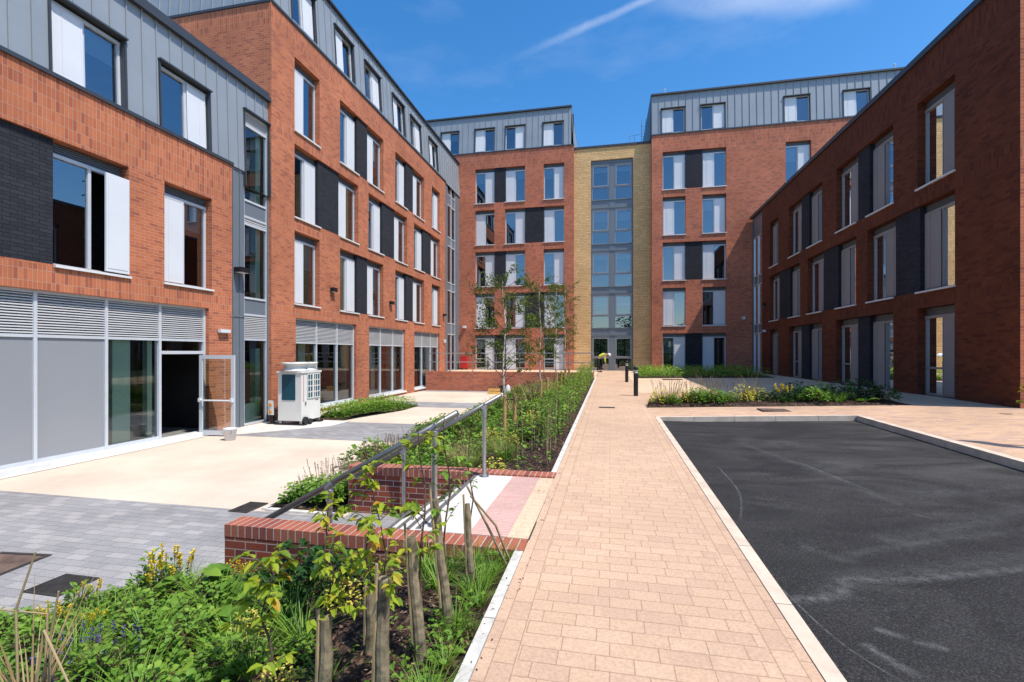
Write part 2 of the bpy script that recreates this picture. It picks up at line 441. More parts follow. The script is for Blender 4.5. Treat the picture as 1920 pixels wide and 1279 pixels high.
M['lf_green'] = leafmat('leaf_green', [(0, (0.055, 0.125, 0.014)), (0.5, (0.145, 0.285, 0.032)), (1, (0.29, 0.44, 0.055))])
M['lf_mid'] = leafmat('leaf_fresh', [(0, (0.07, 0.16, 0.02)), (0.5, (0.17, 0.33, 0.04)), (1, (0.32, 0.47, 0.06))])
M['lf_dark'] = leafmat('leaf_dark', [(0, (0.012, 0.045, 0.010)), (0.7, (0.030, 0.095, 0.018)), (1, (0.06, 0.15, 0.03))])
M['lf_lime'] = leafmat('leaf_lime', [(0, (0.10, 0.20, 0.02)), (0.55, (0.34, 0.44, 0.03)), (0.85, (0.50, 0.50, 0.035)), (1, (0.55, 0.30, 0.03))], 0.42)
M['lf_yellow'] = leafmat('leaf_golden', [(0, (0.34, 0.38, 0.04)), (0.4, (0.66, 0.58, 0.08)), (1, (0.80, 0.66, 0.16))], 0.3)
M['flower_y'] = leafmat('petal_yellow', [(0, (0.62, 0.40, 0.01)), (0.5, (0.85, 0.62, 0.015)), (1, (0.9, 0.72, 0.08))], 0.3)
M['flower_p'] = leafmat('petal_purple', [(0, (0.05, 0.03, 0.16)), (0.6, (0.11, 0.075, 0.34)), (1, (0.2, 0.15, 0.45))], 0.25)
M['flower_w'] = leafmat('petal_white', [(0, (0.6, 0.6, 0.55)), (1, (0.8, 0.8, 0.75))], 0.3)
M['straw'] = leafmat('dry_straw', [(0, (0.24, 0.15, 0.06)), (0.6, (0.45, 0.31, 0.15)), (1, (0.60, 0.46, 0.26))], 0.3)
M['lf_birch'] = leafmat('leaf_birch', [(0, (0.05, 0.05, 0.012)), (0.5, (0.085, 0.14, 0.018)), (1, (0.19, 0.26, 0.03))], 0.35)
M['seed'] = leafmat('seed_heads', [(0, (0.10, 0.06, 0.05)), (0.6, (0.22, 0.13, 0.11)), (1, (0.34, 0.22, 0.2))], 0.2)
M['chip'] = leafmat('bark_chips', [(0, (0.022, 0.012, 0.008)), (0.6, (0.085, 0.042, 0.024)), (0.9, (0.19, 0.11, 0.065)), (1, (0.34, 0.23, 0.15))], 0.0, 0.9)

# ------------------------------------------------------------------ facades
def window(F, bld, u0, u1, z0, z1, side, depth=0.2, blind=None, head=0.3, sill=True, split=0.5, ajar=0, pm='glass', lowbar=False, wm='white', am='alu'):
    """side +1: solid vent panel at the high-u end, -1 at the low-u end"""
    fr = MB(); fw = 0.055
    a, b = depth, depth + 0.08
    zt = z1 - head
    F.box(fr, u0, u0+fw, a, b, z0, zt); F.box(fr, u1-fw, u1, a, b, z0, zt)
    F.box(fr, u0+fw, u1-fw, a, b, z0, z0+fw); F.box(fr, u0, u1, a-0.012, b, zt, zt+0.07)
    um = u0 + (u1-u0)*(split if side < 0 else 1-split)
    F.box(fr, um-0.03, um+0.03, a-0.003, b, z0+fw, zt)
    zz = zt + 0.085                                   # louvre strip above the head bar
    while zz < z1 - 0.02:
        F.box(fr, u0+0.01, u1-0.01, a+0.02, b-0.01, zz, zz+0.02, 1); zz += 0.042
    if head > .1: F.box(fr, u0, u1, b-0.009, b, zt+.075, z1, 1)
    if side > 0: g0, g1, p0, p1 = u0+fw, um-0.03, um+0.03, u1-fw
    else: g0, g1, p0, p1 = um+0.03, u1-fw, u0+fw, um-0.03
    if lowbar: F.box(fr, g0, g1, a+0.01, b, z0+0.75, z0+0.81)
    w = fr.build('window', [M[am], M['grey']], bld)
    pn = MB(); F.quad(pn, g0, g1, a+0.04, z0+fw, zt); pn.build('pane', M[pm], w)
    vp = MB()
    pz0, pz1 = z0+fw, zt
    c0 = a-0.035
    if ajar:
        F.box(vp, p0+0.12, p1+0.03, -0.05, -0.005, pz0-0.02, pz1-0.02)
        F.box(vp, p0+0.16, p1-0.01, -0.058, -0.047, pz0+0.05, pz1-0.09)
    else:
        F.box(vp, p0, p1, c0, a+0.05, pz0, pz1)
        t = 0.03; e = c0-0.008
        F.box(vp, p0, p0+t, e, c0+0.01, pz0, pz1); F.box(vp, p1-t, p1, e, c0+0.01, pz0, pz1)
        F.box(vp, p0+t, p1-t, e, c0+0.01, pz1-t, pz1); F.box(vp, p0+t, p1-t, e, c0+0.01, pz0, pz0+t)
        us = p0+(p1-p0)*(0.66 if side > 0 else 0.34)
        F.box(vp, us-0.006, us+0.006, e, c0+0.01, pz0+t, pz1-t)
    vp.build('vent_panel', M[wm], w)
    if ajar:
        st = MB()
        for k in range(7):
            za = pz0+0.1+k*0.3
            for sg in (1, -1):
                F.box(st, p0+0.015, p0+0.03, 0.0+0.02*k % 0.05, 0.12, za, za+0.02)
        st.build('stay', M['galv'], w)
    if sill:
        sl = MB(); F.box(sl, u0-0.03, u1+0.03, -0.055, depth+0.02, z0-0.05, z0-0.002); sl.build('sill', M['sill'], w)
    if blind:
        bl = MB(); F.box(bl, g0, g1, b+0.06, b+0.075, zt-(zt-z0)*blind, zt); bl.build('blind', M['blind'], w)
    return w

def darkpanel(F, bld, u0, u1, z0, z1, w=0.07):
    mb = MB()
    F.quad(mb, u0, u1, w, z0, z1)
    for u in (u0, u1):
        mb.face([F.P(u, w, z0), F.P(u, 0.30, z0), F.P(u, 0.30, z1), F.P(u, w, z1)], [(0, z0), (0.2, z0), (0.2, z1), (0, z1)])
    mb.face([F.P(u0, 0, z0+.001), F.P(u1, 0, z0+.001), F.P(u1, w, z0+.001), F.P(u0, w, z0+.001)])
    return mb.build('dark_brick_panel', M['darkbrick'], bld)

def rowops(row):
    """row: list of ('w',u0,u1,side) / ('d',) groups -> openings (merged) and items"""
    groups = []
    for it in row:
        groups.append(it)
    return groups

def storey(F, bld, ops, groups, cols, z0, h, rnd, **kw):
    """groups: lists like ('c1','D','c2') or ('c1',side)"""
    for g in groups:
        if 'D' in g:
            a, b = cols[g[0]], cols[g[2]]
            lo, hi = (a, b) if a[0] < b[0] else (b, a)
            ops.append((lo[0], hi[1], z0, z0+h))
            window(F, bld, lo[0], lo[1], z0, z0+h, +1, blind=rnd.choice([None, None, .3, .45]), **kw)
            window(F, bld, hi[0], hi[1], z0, z0+h, -1, blind=rnd.choice([None, None, .25, .5]), **kw)
            darkpanel(F, bld, lo[1], hi[0], z0, z0+h)
        else:
            a = cols[g[0]]
            ops.append((a[0], a[1], z0, z0+h))
            window(F, bld, a[0], a[1], z0, z0+h, g[1], blind=rnd.choice([None, .3, None, .4]), **kw)

def zinc(F, bld, u0, u1, z0, z1, ops, pitch=0.43, edge=0.2):
    mb = MB()
    F.wall(mb, u0, u1, z0, z1, ops, depth=0.2, mi=0, smi=0, rmi=1)
    u = u0 + 0.05
    while u < u1:
        segs = [(z0, z1)]
        for o in ops:
            if o[0]-0.06 < u < o[1]+0.06:
                ns = []
                for a, b in segs:
                    if o[2]-0.03 > a: ns.append((a, min(b, o[2]-0.03)))
                    if o[3]+0.06 < b: ns.append((max(a, o[3]+0.06), b))
                segs = [q for q in ns if q[1]-q[0] > 0.05]
        for a, b in segs:
            F.box(mb, u-0.011, u+0.011, -0.032, -0.001, a+0.01, b)
        u += pitch
    c = mb.build('zinc_cladding', [M['zinc'], M['zincdark']], bld)
    for o in ops:                                   # dark projecting hood round each window
        hd = MB()
        F.box(hd, o[0]-0.05, o[1]+0.05, -0.10, 0.05, o[3]+0.002, o[3]+0.045)
        F.box(hd, o[1]+0.002, o[1]+0.04, -0.045, 0.03, o[2], o[3]+.001)
        F.box(hd, o[0]-0.04, o[0]-0.002, -0.045, 0.03, o[2], o[3]+.001)
        hd.build('window_hood', M['zincdark'], bld)
    ed = MB()
    F.box(ed, u0-0.02, u1+0.02, -0.13, 0.25, z1, z1+edge*0.45)
    F.box(ed, u0-0.02, u1+0.02, -0.07, 0.3, z1+edge*0.45+0.002, z1+edge)
    ed.build('roof_edge', M['zincdark'] if edge < 0.3 else M['zinc'], bld)
    return c

def flash(F, bld, u0, u1, z):
    mb = MB(); F.box(mb, u0, u1, -0.045, 0.02, z-0.03, z+0.05); mb.build('flashing', M['zincdark'], bld)

def curtain_strip(F, bld, u0, u1, bays, w=0.06, cols=1):
    """bays: (z0,z1,kind) kind in glass/spandrel/louvre"""
    fr = MB(); fw = 0.055; zlo = min(b[0] for b in bays); zhi = max(b[1] for b in bays)
    us = [u0 + (u1-u0)*k/cols for k in range(cols+1)]
    for u in us: F.box(fr, u-fw/2, u+fw/2, w-0.03, w+0.09, zlo, zhi)
    for z in sorted({q for b in bays for q in b[:2]}):
        for a, b in zip(us, us[1:]): F.box(fr, a+fw/2, b-fw/2, w-0.02, w+0.08, z-0.03, z+0.03)
    o = fr.build('window_strip', M['alu'], bld)
    for z0, z1, k in bays:
        for a, b in zip(us, us[1:]):
            sp = MB(); lv = MB()
            a2, b2 = a+fw/2, b-fw/2
            if k == 'glass':
                pn = MB(); F.quad(pn, a2, b2, w+0.03, z0+0.03, z1-0.03); pn.build('pane', M['shopglass'], o)
            elif k == 'spandrel': F.box(sp, a2, b2, w+0.01, w+0.05, z0+0.03, z1-0.03)
            else:
                z = z0+0.05
                while z < z1-0.05:
                    F.box(lv, a2, b2, w-0.005, w+0.05, z, z+0.028); z += 0.055
                F.box(lv, a2, b2, w+0.06, w+0.07, z0+0.03, z1-0.03)
            if sp.f: sp.build('spandrel', M['grey'], o)
            if lv.f: lv.build('louvre', M['louvre'], o)
    return o

def shopfront(F, bld, u0, u1, zb, zl, zt, mull, kinds, w=0.16):
    """louvres zl..zt over glass or grey infill zb..zl"""
    fr = MB(); fw = 0.06
    us = [u0+fw/2] + list(mull) + [u1-fw/2]
    for u in us: F.box(fr, u-fw/2, u+fw/2, w-0.05, w+0.08, zb, zt)
    for a, b in zip(us, us[1:]):
        for z in (zl, zt-0.03): F.box(fr, a+fw/2, b-fw/2, w-0.04, w+0.07, z-0.03, z+0.03)
    for (a, b), k in zip(zip(us, us[1:]), kinds):
        if k != 'door': F.box(fr, a+fw/2, b-fw/2, w-0.04, w+0.07, zb, zb+0.07)
    o = fr.build('shopfront', M['alu'], bld)
    for a, b in zip(us, us[1:]):
        lv = MB(); z = zl+0.05
        while z < zt-0.09:
            c = [F.P(u, ww, z+dz) for u in (a+fw/2, b-fw/2) for ww, dz0 in ((w-0.03, 0.0), (w+0.03, 0.034)) for dz in (dz0, dz0+0.016)]
            lv.hexa(c); z += 0.052
        F.quad(lv, a+fw/2, b-fw/2, w+0.05, zl+0.03, zt-0.06, 1)
        lv.build('louvre', [M['louvre'], M['steelgrate']], o)
    for (a, b), k in zip(zip(us, us[1:]), kinds):
        if k == 'glass':
            pn = MB(); F.quad(pn, a+fw/2, b-fw/2, w+0.02, zb+0.07, zl-0.03); pn.build('pane', M['shopglass'], o)
        elif k == 'panel':
            pn = MB(); F.box(pn, a+fw/2, b-fw/2, w-0.01, w+0.04, zb+0.07, zl-0.03); pn.build('infill_panel', M['infill'], o)
        elif k == 'door':
            t = MB(); F.box(t, a+fw/2, b-fw/2, w-0.03, w+0.06, zl-0.36, zl-0.28); t.build('transom', M['alu'], o)
            pn = MB(); F.quad(pn, a+fw/2, b-fw/2, w+0.02, zl-0.28, zl-0.03); pn.build('pane', M['shopglass'], o)
    sl = MB(); F.box(sl, u0-0.05, u1+0.05, -0.06, w+0.1, zb-0.09, zb-0.002); sl.build('sill', M['sill'], o)
    return o

def interior(F, bld, u0, u1, z0, z1, w=0.75, levels=()):
    mb = MB(); F.quad(mb, u0, u1, w, z0, z1)
    for z in levels: F.box(mb, u0, u1, 0.33, w-0.002, z-0.25, z)
    return mb.build('room_interior', M['room'], bld)

def shoproom(F, bld, u0, u1, z0, z1, depth, cols):
    mb = MB()
    F.quad(mb, u0, u1, depth, z0, z1, 0)
    for u in (u0, u1): mb.face([F.P(u, .3, z0), F.P(u, depth, z0), F.P(u, depth, z1), F.P(u, .3, z1)], None, 0)
    mb.face([F.P(u0, 0.05, z0), F.P(u1, 0.05, z0), F.P(u1, depth, z0), F.P(u0, depth, z0)], None, 1)
    mb.face([F.P(u0, 0.3, z1), F.P(u1, 0.3, z1), F.P(u1, depth, z1), F.P(u0, depth, z1)], None, 0)
    mb.build('room_interior', [M['room'], M['roomfloor']], bld)
    for (a, b, w0, w1) in cols:
        c = MB(); F.box(c, a, b, w0, w1, z0+.002, z1-.002); c.build('column', M['column'], bld)

RB = random.Random(11)
XL = -10.65
FL = Fr((XL, 0, 0), (0, 1, 0), (-1, 0, 0))
ZC = -2.22
# ---- low wing on the left, nearest the camera
b1 = empty('low_wing', (0, 0, 0), 'nearest left building, low red brick wing with grey metal upper storey and grey shopfront', 'building')
ops = []
cols = {'a': (7.2, 8.63), 'b': (9.5, 10.9), 'z': (3.8, 5.2), 'y': (1.4, 2.8), 'x': (-1.0, .4)}
z0, h = 1.72, 2.48
ops.append((3.8, 8.63, z0, z0+h)); ops.append((9.5, 10.9, z0, z0+h)); ops.append((1.4, 2.8, z0, z0+h))
window(FL, b1, 7.2, 8.63, z0, z0+h, +1, ajar=1, split=0.47); window(FL, b1, 3.8, 5.2, z0, z0+h, +1)
darkpanel(FL, b1, 5.2, 7.2, z0, z0+h)
window(FL, b1, 9.5, 10.9, z0, z0+h, -1, split=0.5, blind=.3); window(FL, b1, 1.4, 2.8, z0, z0+h, -1)
shop = (-3.0, 10.8, ZC+0.02, 1.2)
w = MB()
FL.wall(w, -4, 11.6, ZC, 5.4, ops + [shop], 0.3, [(-4, 11.6, 1.2, 1.69), (-4, 11.6, 4.2, 5.4)])
w.face([(XL, 11.6, ZC), (XL-0.12, 11.6, ZC), (XL-0.12, 11.6, 5.4), (XL, 11.6, 5.4)])
w.build('wall', [M['brick'], M['soldier']], b1)
shopfront(FL, b1, -3.0, 10.8, ZC+0.10, 0.32, 1.2, [-1.4, .3, 2.0, 3.6, 5.3, 6.94, 8.24, 9.49], ['panel']*7 + ['glass', 'door'])
shoproom(FL, b1, -3.0, 11.5, ZC+0.02, 1.6, 6.0, [(8.48, 8.88, 0.27, 0.62), (9.3, 9.42, .28, .42), (5.0, 5.4, .6, 1.0)])
zops = [(7.16, 8.58, 5.46, 7.05), (9.46, 10.88, 5.46, 7.12), (3.2, 4.6, 5.46, 7.05), (12.17, 13.16, 5.0, 7.3)]
FZ = Fr((XL-0.05, 0, 0), (0, 1, 0), (-1, 0, 0), 0.03, 5.4)
zinc(FZ, b1, -4, 13.19, 5.42, 8.05, zops, 0.36, 0.28)
for (a, b, c, d), sd in zip(zops[:3], (-1, 1, 1)): window(FZ, b1, a, b, c+.02, d, sd, depth=0.1, head=0.12, sill=False, split=.46, blind=.35 if sd < 0 else None)
flash(FL, b1, -4, 11.62, 5.42)
st = MB(); F2 = Fr((XL-0.10, 0, 0), (0, 1, 0), (-1, 0, 0))
F2.quad(st, 11.6, 12.17, 0, ZC, 5.42); F2.quad(st, 13.14, 13.2, 0, ZC, 7.3)
for u in (11.72, 11.98): F2.box(st, u-0.01, u+0.01, -0.03, 0, ZC, 5.40)
for z in (1.05, 5.36): F2.box(st, 11.6, 12.17, -0.02, 0, z, z+0.05)
st.build('cladding_strip', M['grey'], b1)
curtain_strip(F2, b1, 12.19, 13.16, [(ZC+.04, .40, 'glass'), (.40, 1.15, 'louvre'), (1.15, 1.66, 'spandrel'), (1.66, 3.9, 'glass'), (3.9, 4.12, 'louvre'), (4.12, 4.62, 'spandrel'), (4.62, 6.9, 'glass'), (6.9, 7.28, 'louvre')])
interior(FL, b1, -4, 13.1, 1.65, 8.0, 1.3, (4.5,))
rm = MB()
FL.quad(rm, 11.6, 13.15, 1.6, ZC, 1.6, 0); FL.box(rm, 12.2, 13.1, .2, 1.58, ZC-.02, ZC+.03, 1)
rm.build('stair_interior', [M['curtain'], M['roomfloor']], b1)
cm = MB()
for zz in (ZC+.05, 1.7, 4.7): FL.box(cm, 12.92, 13.12, .35, .55, zz, zz+2.3)
cm.build('column', M['column'], b1)
nb = MB(); FL.box(nb, 12.3, 12.85, 0.22, 0.24, ZC+0.06, ZC+0.66); nb.build('notice_board', M['column'], b1)
rf = MB(); rf.face([(XL-.1, -4, 8.2), (XL-.1, 13.2, 8.2), (-22, 13.2, 8.6), (-22, -4, 8.6)]); rf.build('roof', M['zinc'], b1)
bk = MB(); bk.box(-22, XL-6.5, -4, -3.8, ZC, 8.5); bk.face([(XL, -4, ZC), (-22, -4, ZC), (-22, -4, 8.3), (XL, -4, 8.3)]); bk.build('end_wall', M['brick'], b1)
# open glazed door, swung out square to the shopfront
dr = empty('glazed_door', (XL-.05, 10.56, ZC+0.03), 'open glazed door with white frame and push bar, swung out beside the brick pier', 'door', rz=math.radians(4))
mb = MB()
W_, H_ = 1.02, 2.12
for a, b, c, d in ((0, .09, 0, H_), (W_-.09, W_, 0, H_), (.09, W_-.09, 0, .12), (.09, W_-.09, H_-.1, H_)): mb.box(a, b, -.025, .025, c, d)
mb.build('door_frame', M['alu'], dr)
mb = MB(); mb.face([(.09, 0, .12), (W_-.09, 0, .12), (W_-.09, 0, H_-.1), (.09, 0, H_-.1)]); mb.build('pane', M['shopglass'], dr)
mb = MB(); mb.tube([(.03, -.07, .92), (W_-.04, -.07, .92)], .02, 8)
for x in (.045, W_-.045): mb.box(x-.03, x+.03, -.085, -.025, .88, .98)
mb.build('push_bar', M['white'], dr)

# ---- tall left block
b2 = empty('left_block', (0, 0, 0), 'tall red brick block along the left side with rows of white panelled windows', 'building')
cols = {1: (14.34, 15.77), 2: (17.13, 18.54), 3: (19.42, 20.84), 4: (22.13, 23.53), 5: (24.45, 25.9), 6: (27.12, 28.53)}
ops = []
A = [(1, -1), (2, 'D', 3), (4, 'D', 5), (6, 1)]
B = [(1, 'D', 2), (3, 'D', 4), (5, 'D', 6)]
for z, g in ((1.7, A), (4.7, B), (7.7, A)): storey(FL, b2, ops, g, cols, z, 2.52, RB)
bays = [(14.4, 18.37), (19.46, 23.31), (24.5, 28.44)]
for a, b in bays:
    ops.append((a, b, ZC+.1, 1.2))
    shopfront(FL, b2, a, b, ZC+.2, .35, 1.2, [a+(b-a)*.34, a+(b-a)*.68], ['glass']*3)
w = MB(); FL.wall(w, 13.2, 29.55, ZC-.02, 11.3, ops, 0.28, [(13.2, 29.55, 1.2, 1.65), (13.2, 29.55, 4.22, 4.65), (13.2, 29.55, 7.22, 7.65), (13.2, 29.55, 10.6, 11.3)])
FS = Fr((0, 13.2, 0), (1, 0, 0), (0, 1, 0))
FS.wall(w, -22, XL, ZC, 7.0, [])
FS.wall(w, -22, XL, 7.0, 11.3, [], soldier=[(-22, XL, 10.6, 11.3)])
w.build('wall', [M['brick'], M['soldier']], b2)
shoproom(FL, b2, 13.4, 29.4, ZC+.12, 1.6, 7.0, [(15.35, 15.75, .6, 1.0), (18.3, 18.75, .5, .95), (20.9, 21.3, .7, 1.1), (22.9, 23.25, .5, .9), (26.9, 27.3, .6, 1.0), (28.2, 28.5, .5, .8)])
FZ = Fr((XL-0.03, 0, 0), (0, 1, 0), (-1, 0, 0), 0.06, 11.3)
zc = [(14.27, 15.6), (16.92, 18.28), (19.27, 20.7), (22.0, 23.38), (24.2, 25.62), (26.88, 28.3)]
zops = [(a, b, 11.5, 13.1) for a, b in zc]
zinc(FZ, b2, 13.2, 32.9, 11.32, 13.75, zops, 0.43, 0.16)
for k, (a, b, c, d) in enumerate(zops): window(FZ, b2, a, b, c+.02, d, 1 if k % 2 == 0 else -1, depth=.1, head=.06, sill=False, blind=RB.choice([None, .4]))
FZS = Fr((0, 13.23, 0), (1, 0, 0), (0, 1, 0), 0.06, 11.3)
zinc(FZS, b2, -22, XL-.05, 11.32, 13.75, [], 0.43, 0.16)
flash(FL, b2, 13.2, 29.6, 11.31); flash(FS, b2, -22, XL-.03, 11.31)
st = MB(); F2 = Fr((XL-0.10, 0, 0), (0, 1, 0), (-1, 0, 0))
F2.quad(st, 29.55, 30.27, 0, ZC, 11.35); F2.quad(st, 31.97, 32.8, 0, ZC, 11.35); F2.box(st, 29.8, 29.82, -.03, 0, ZC, 11.3)
st.build('cladding_strip', M['grey'], b2)
curtain_strip(F2, b2, 30.27, 31.97, [(-1.24, 1.25, 'glass'), (1.25, 2.0, 'spandrel'), (2.0, 4.25, 'glass'), (4.25, 4.8, 'spandrel'), (4.8, 7.3, 'glass'), (7.3, 7.9, 'spandrel'), (7.9, 10.1, 'glass'), (10.1, 10.8, 'spandrel'), (10.8, 13.1, 'glass')], cols=2)
interior(FL, b2, 13.3, 32.8, 1.65, 13.7, 0.9, (4.6, 7.6, 10.6))
rf = MB(); rf.face([(XL-.2, 13.4, 13.8), (XL-.2, 33, 13.8), (-22, 33, 13.8), (-22, 13.4, 13.8)]); rf.build('roof', M['flat'], b2)

# ---- back left block
LV = [-1.24, 1.76, 4.76, 7.76, 10.76]
FB = Fr((0, 32.75, 0), (1, 0, 0), (0, 1, 0))
b3 = empty('rear_left_block', (0, 0, 0), 'red brick block at the back, left of the buff stone stair tower', 'building')
cols = {1: (-9.54, -8.1), 2: (-7.32, -5.87), 3: (-4.54, -3.1)}
ops = []
A = [(1, 'D', 2), (3, 1)]; B = [(1, -1), (2, 'D', 3)]
for k, z in enumerate(LV): storey(FB, b3, ops, A if k % 2 == 0 else B, cols, z, 2.5, RB, lowbar=(k == 0))
bands = [(-17, -2.4, z+2.5, z+2.95) for z in LV[:4]] + [(-17, -2.4, 13.26, 14.4)]
w = MB(); FB.wall(w, -17, -2.43, -1.3, 14.4, ops, 0.28, bands)
w.face([(-2.43, 32.75, -1.3), (-2.43, 33.4, -1.3), (-2.43, 33.4, 14.4), (-2.43, 32.75, 14.4)])
w.build('wall', [M['brick_back'], M['soldier_back']], b3)
FZ = Fr((0, 32.8, 0), (1, 0, 0), (0, 1, 0), 0.09, 14.4)
zops = [(a, b, 14.5, 16.22) for a, b in ((-12.2, -10.83), (-9.6, -8.13), (-7.32, -5.9), (-4.61, -3.17))]
zinc(FZ, b3, -17, -2.62, 14.42, 17.2, zops, 0.43, 0.14)
for (a, b, c, d), sd in zip(zops, (-1, -1, 1, -1)): window(FZ, b3, a, b, c+.02, d, sd, depth=.1, head=.05, sill=False, blind=RB.choice([None, .35]))
flash(FB, b3, -17, -2.40, 14.41)
e = MB(); e.face([(-2.45, 32.85, 14.4), (-2.45, 45, 14.4), (-2.62, 45, 17.3), (-2.62, 33.05, 17.3)]); e.face([(-2.43, 33.4, 13.9), (-2.43, 45, 13.9), (-2.43, 45, 14.4), (-2.43, 33.4, 14.4)]); e.build('side_cladding', M['zinc'], b3)
interior(FB, b3, -17, -2.5, -1.24, 17, 0.9, (1.6, 4.6, 7.6, 10.6, 14.2))
rf = MB(); rf.face([(-17, 33, 17.2), (-2.6, 33, 17.2), (-2.6, 45, 17.2), (-17, 45, 17.2)]); rf.build('roof', M['flat'], b3)

# ---- stone stair tower
FT = Fr((0, 33.0, 0), (1, 0, 0), (0, 1, 0))
b4 = empty('stair_tower', (0, 0, 0), 'narrow buff stone stair tower with a grey glazed strip above the entrance', 'building')
w = MB(); FT.wall(w, -2.43, 2.8, -1.3, 14.15, [(-1.27, 1.57, -1.25, 13.3)], 0.3)
w.build('wall', M['stone'], b4)
ed = MB(); FT.box(ed, -2.42, 2.75, -.06, .4, 14.155, 14.3); ed.build('roof_edge', M['zincdark'], b4)
tb = [(-1.24, 1.2), (1.69, 4.1), (4.55, 7.05), (7.5, 10.0), (10.55, 13.1)]
sf = MB(); 
for (a, b), (c, d) in zip(tb, tb[1:]): FT.box(sf, -1.25, 1.55, .12, .2, b, c)
FT.box(sf, -1.25, 1.55, .12, .2, 13.1, 13.29); FT.box(sf, -.02, .36, .10, .21, -1.24, 13.09)
FT.box(sf, -1.25, -1.2, .10, .21, -1.24, 13.09); FT.box(sf, 1.5, 1.55, .10, .21, -1.24, 13.09)
for c, d in tb:
    for zz in (c-.03, d-.03): FT.box(sf, -1.2, 1.5, .06, .12, zz, zz+.03)
sf.build('spandrel', M['grey'], b4)
for k, (c, d) in enumerate(tb):
    for a, b in ((-1.2, -.02), (.36, 1.5)):
        fr = MB(); zm = c+(d-c)*.36
        FT.box(fr, a, b, .12, .19, zm-.06, zm+.03); FT.box(fr, a, b, .12, .19, d-.18, d-.02); FT.box(fr, a, b, .13, .19, c, c+.04)
        FT.box(fr, a, a+.04, .13, .19, c+.04, d-.18); FT.box(fr, b-.04, b, .13, .19, c+.04, d-.18)
        f1 = .07
        FT.box(fr, a+.04, a+.04+f1, .10, .17, zm+.03, d-.18); FT.box(fr, b-.04-f1, b-.04, .10, .17, zm+.03, d-.18)
        FT.box(fr, a+.04+f1, b-.04-f1, .10, .17, zm+.03, zm+.03+f1); FT.box(fr, a+.04+f1, b-.04-f1, .10, .17, d-.18-f1, d-.18)
        wn = fr.build('window', M['infill'], b4)
        p = MB(); FT.quad(p, a+.04+f1, b-.04-f1, .15, zm+.03+f1, d-.18-f1); FT.quad(p, a+.04, b-.04, .16, c+.04, zm-.06); p.build('pane', M['glass'], wn)
        if k > 0:
            bl = MB(); FT.box(bl, a+.05, b-.05, .28, .3, d-.9 if k % 2 else d-.6, d-.2); bl.build('blind', M['blind'], wn)
interior(FT, b4, -2.4, 2.7, -1.24, 14, 1.0, (1.5, 4.4, 7.3, 10.3))
rf = MB(); rf.face([(-2.43, 33, 14.2), (2.8, 33, 14.2), (2.8, 45, 14.2), (-2.43, 45, 14.2)]); rf.build('roof', M['flat'], b4)

# ---- back right block
FRR = Fr((0, 32.42, 0), (1, 0, 0), (0, 1, 0))
b5 = empty('rear_right_block', (0, 0, 0), 'red brick block at the back right with a tall grey metal roof storey', 'building')
cols = {1: (3.44, 4.88), 2: (5.92, 7.36), 3: (10.85, 12.3), 4: (14.1, 15.5)}
ops = []
RW = [[(1, 'D', 2)], [(1, -1), (2, 1)], [(1, 'D', 2)], [(1, -1), (2, 1)], [(1, 'D', 2), (3, 1), (4, -1)]]
for z, g in zip(LV, RW): storey(FRR, b5, ops, g, cols, z, 2.5, RB)
bands = [(2.74, 8.0, z+2.5, z+2.95) for z in LV[:4]] + [(2.74, 22, 13.26, 14.4)]
w = MB(); FRR.wall(w, 2.74, 22, -1.3, 14.4, ops, 0.28, bands)
w.face([(2.74, 32.42, -1.3), (2.74, 33.3, -1.3), (2.74, 33.3, 14.4), (2.74, 32.42, 14.4)])
w.build('wall', [M['brick_back'], M['soldier_back']], b5)
FZ = Fr((0, 32.47, 0), (1, 0, 0), (0, 1, 0), 0.05, 14.4)
zops = [(a, b, 14.5, 16.15) for a, b in ((3.37, 4.83), (5.85, 7.31), (10.79, 12.25), (14.13, 15.56))]
zinc(FZ, b5, 2.72, 22, 14.42, 17.1, zops, 0.43, 0.14)
for (a, b, c, d), sd in zip(zops, (-1, 1, -1, -1)): window(FZ, b5, a, b, c+.02, d, sd, depth=.1, head=.05, sill=False)
flash(FRR, b5, 2.7, 22, 14.41)
e = MB(); e.face([(2.66, 32.5, 14.3), (2.35, 45, 14.3), (2.6, 45, 17.2), (2.70, 32.62, 17.2)]); e.face([(2.74, 33.0, 13.9), (2.74, 45, 13.9), (2.74, 45, 14.4), (2.74, 33.0, 14.4)]); e.build('side_cladding', M['zincdark'], b5)
interior(FRR, b5, 2.8, 22, -1.24, 17, 0.9, (1.6, 4.6, 7.6, 10.6, 14.2))
rf = MB(); rf.face([(2.7, 32.7, 17.2), (22, 32.7, 17.2), (22, 45, 17.2), (2.7, 45, 17.2)]); rf.build('roof', M['flat'], b5)

# ---- right wing
FW = Fr((8.8, 0, 0), (0, 1, 0), (1, 0, 0))
b6 = empty('right_wing', (0, 0, 0), 'three storey red brick wing in shadow along the right side', 'building')
cols = {1: (14.31, 15.83), 2: (17.02, 18.55), 3: (19.32, 20.84), 4: (22.13, 23.6), 5: (24.46, 25.87), 6: (27.4, 28.76)}
ops = []
A = [(1, -1), (3, 'D', 2), (5, 'D', 4), (6, 1)]; B = [(2, 'D', 1), (4, 'D', 3), (6, 'D', 5)]
for k, (z, g) in enumerate(((-1.22, A), (1.76, B), (4.76, A))): storey(FW, b6, ops, g, cols, z, 2.5, RB, lowbar=(k == 0), wm='whiteshade', am='alushade')
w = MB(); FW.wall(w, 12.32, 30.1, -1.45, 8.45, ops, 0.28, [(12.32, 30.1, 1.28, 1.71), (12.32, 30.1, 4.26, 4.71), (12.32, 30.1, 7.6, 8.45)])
FE = Fr((0, 12.32, 0), (1, 0, 0), (0, 1, 0)); w.build('wall', [M['brick_wing'], M['soldier_wing']], b6)
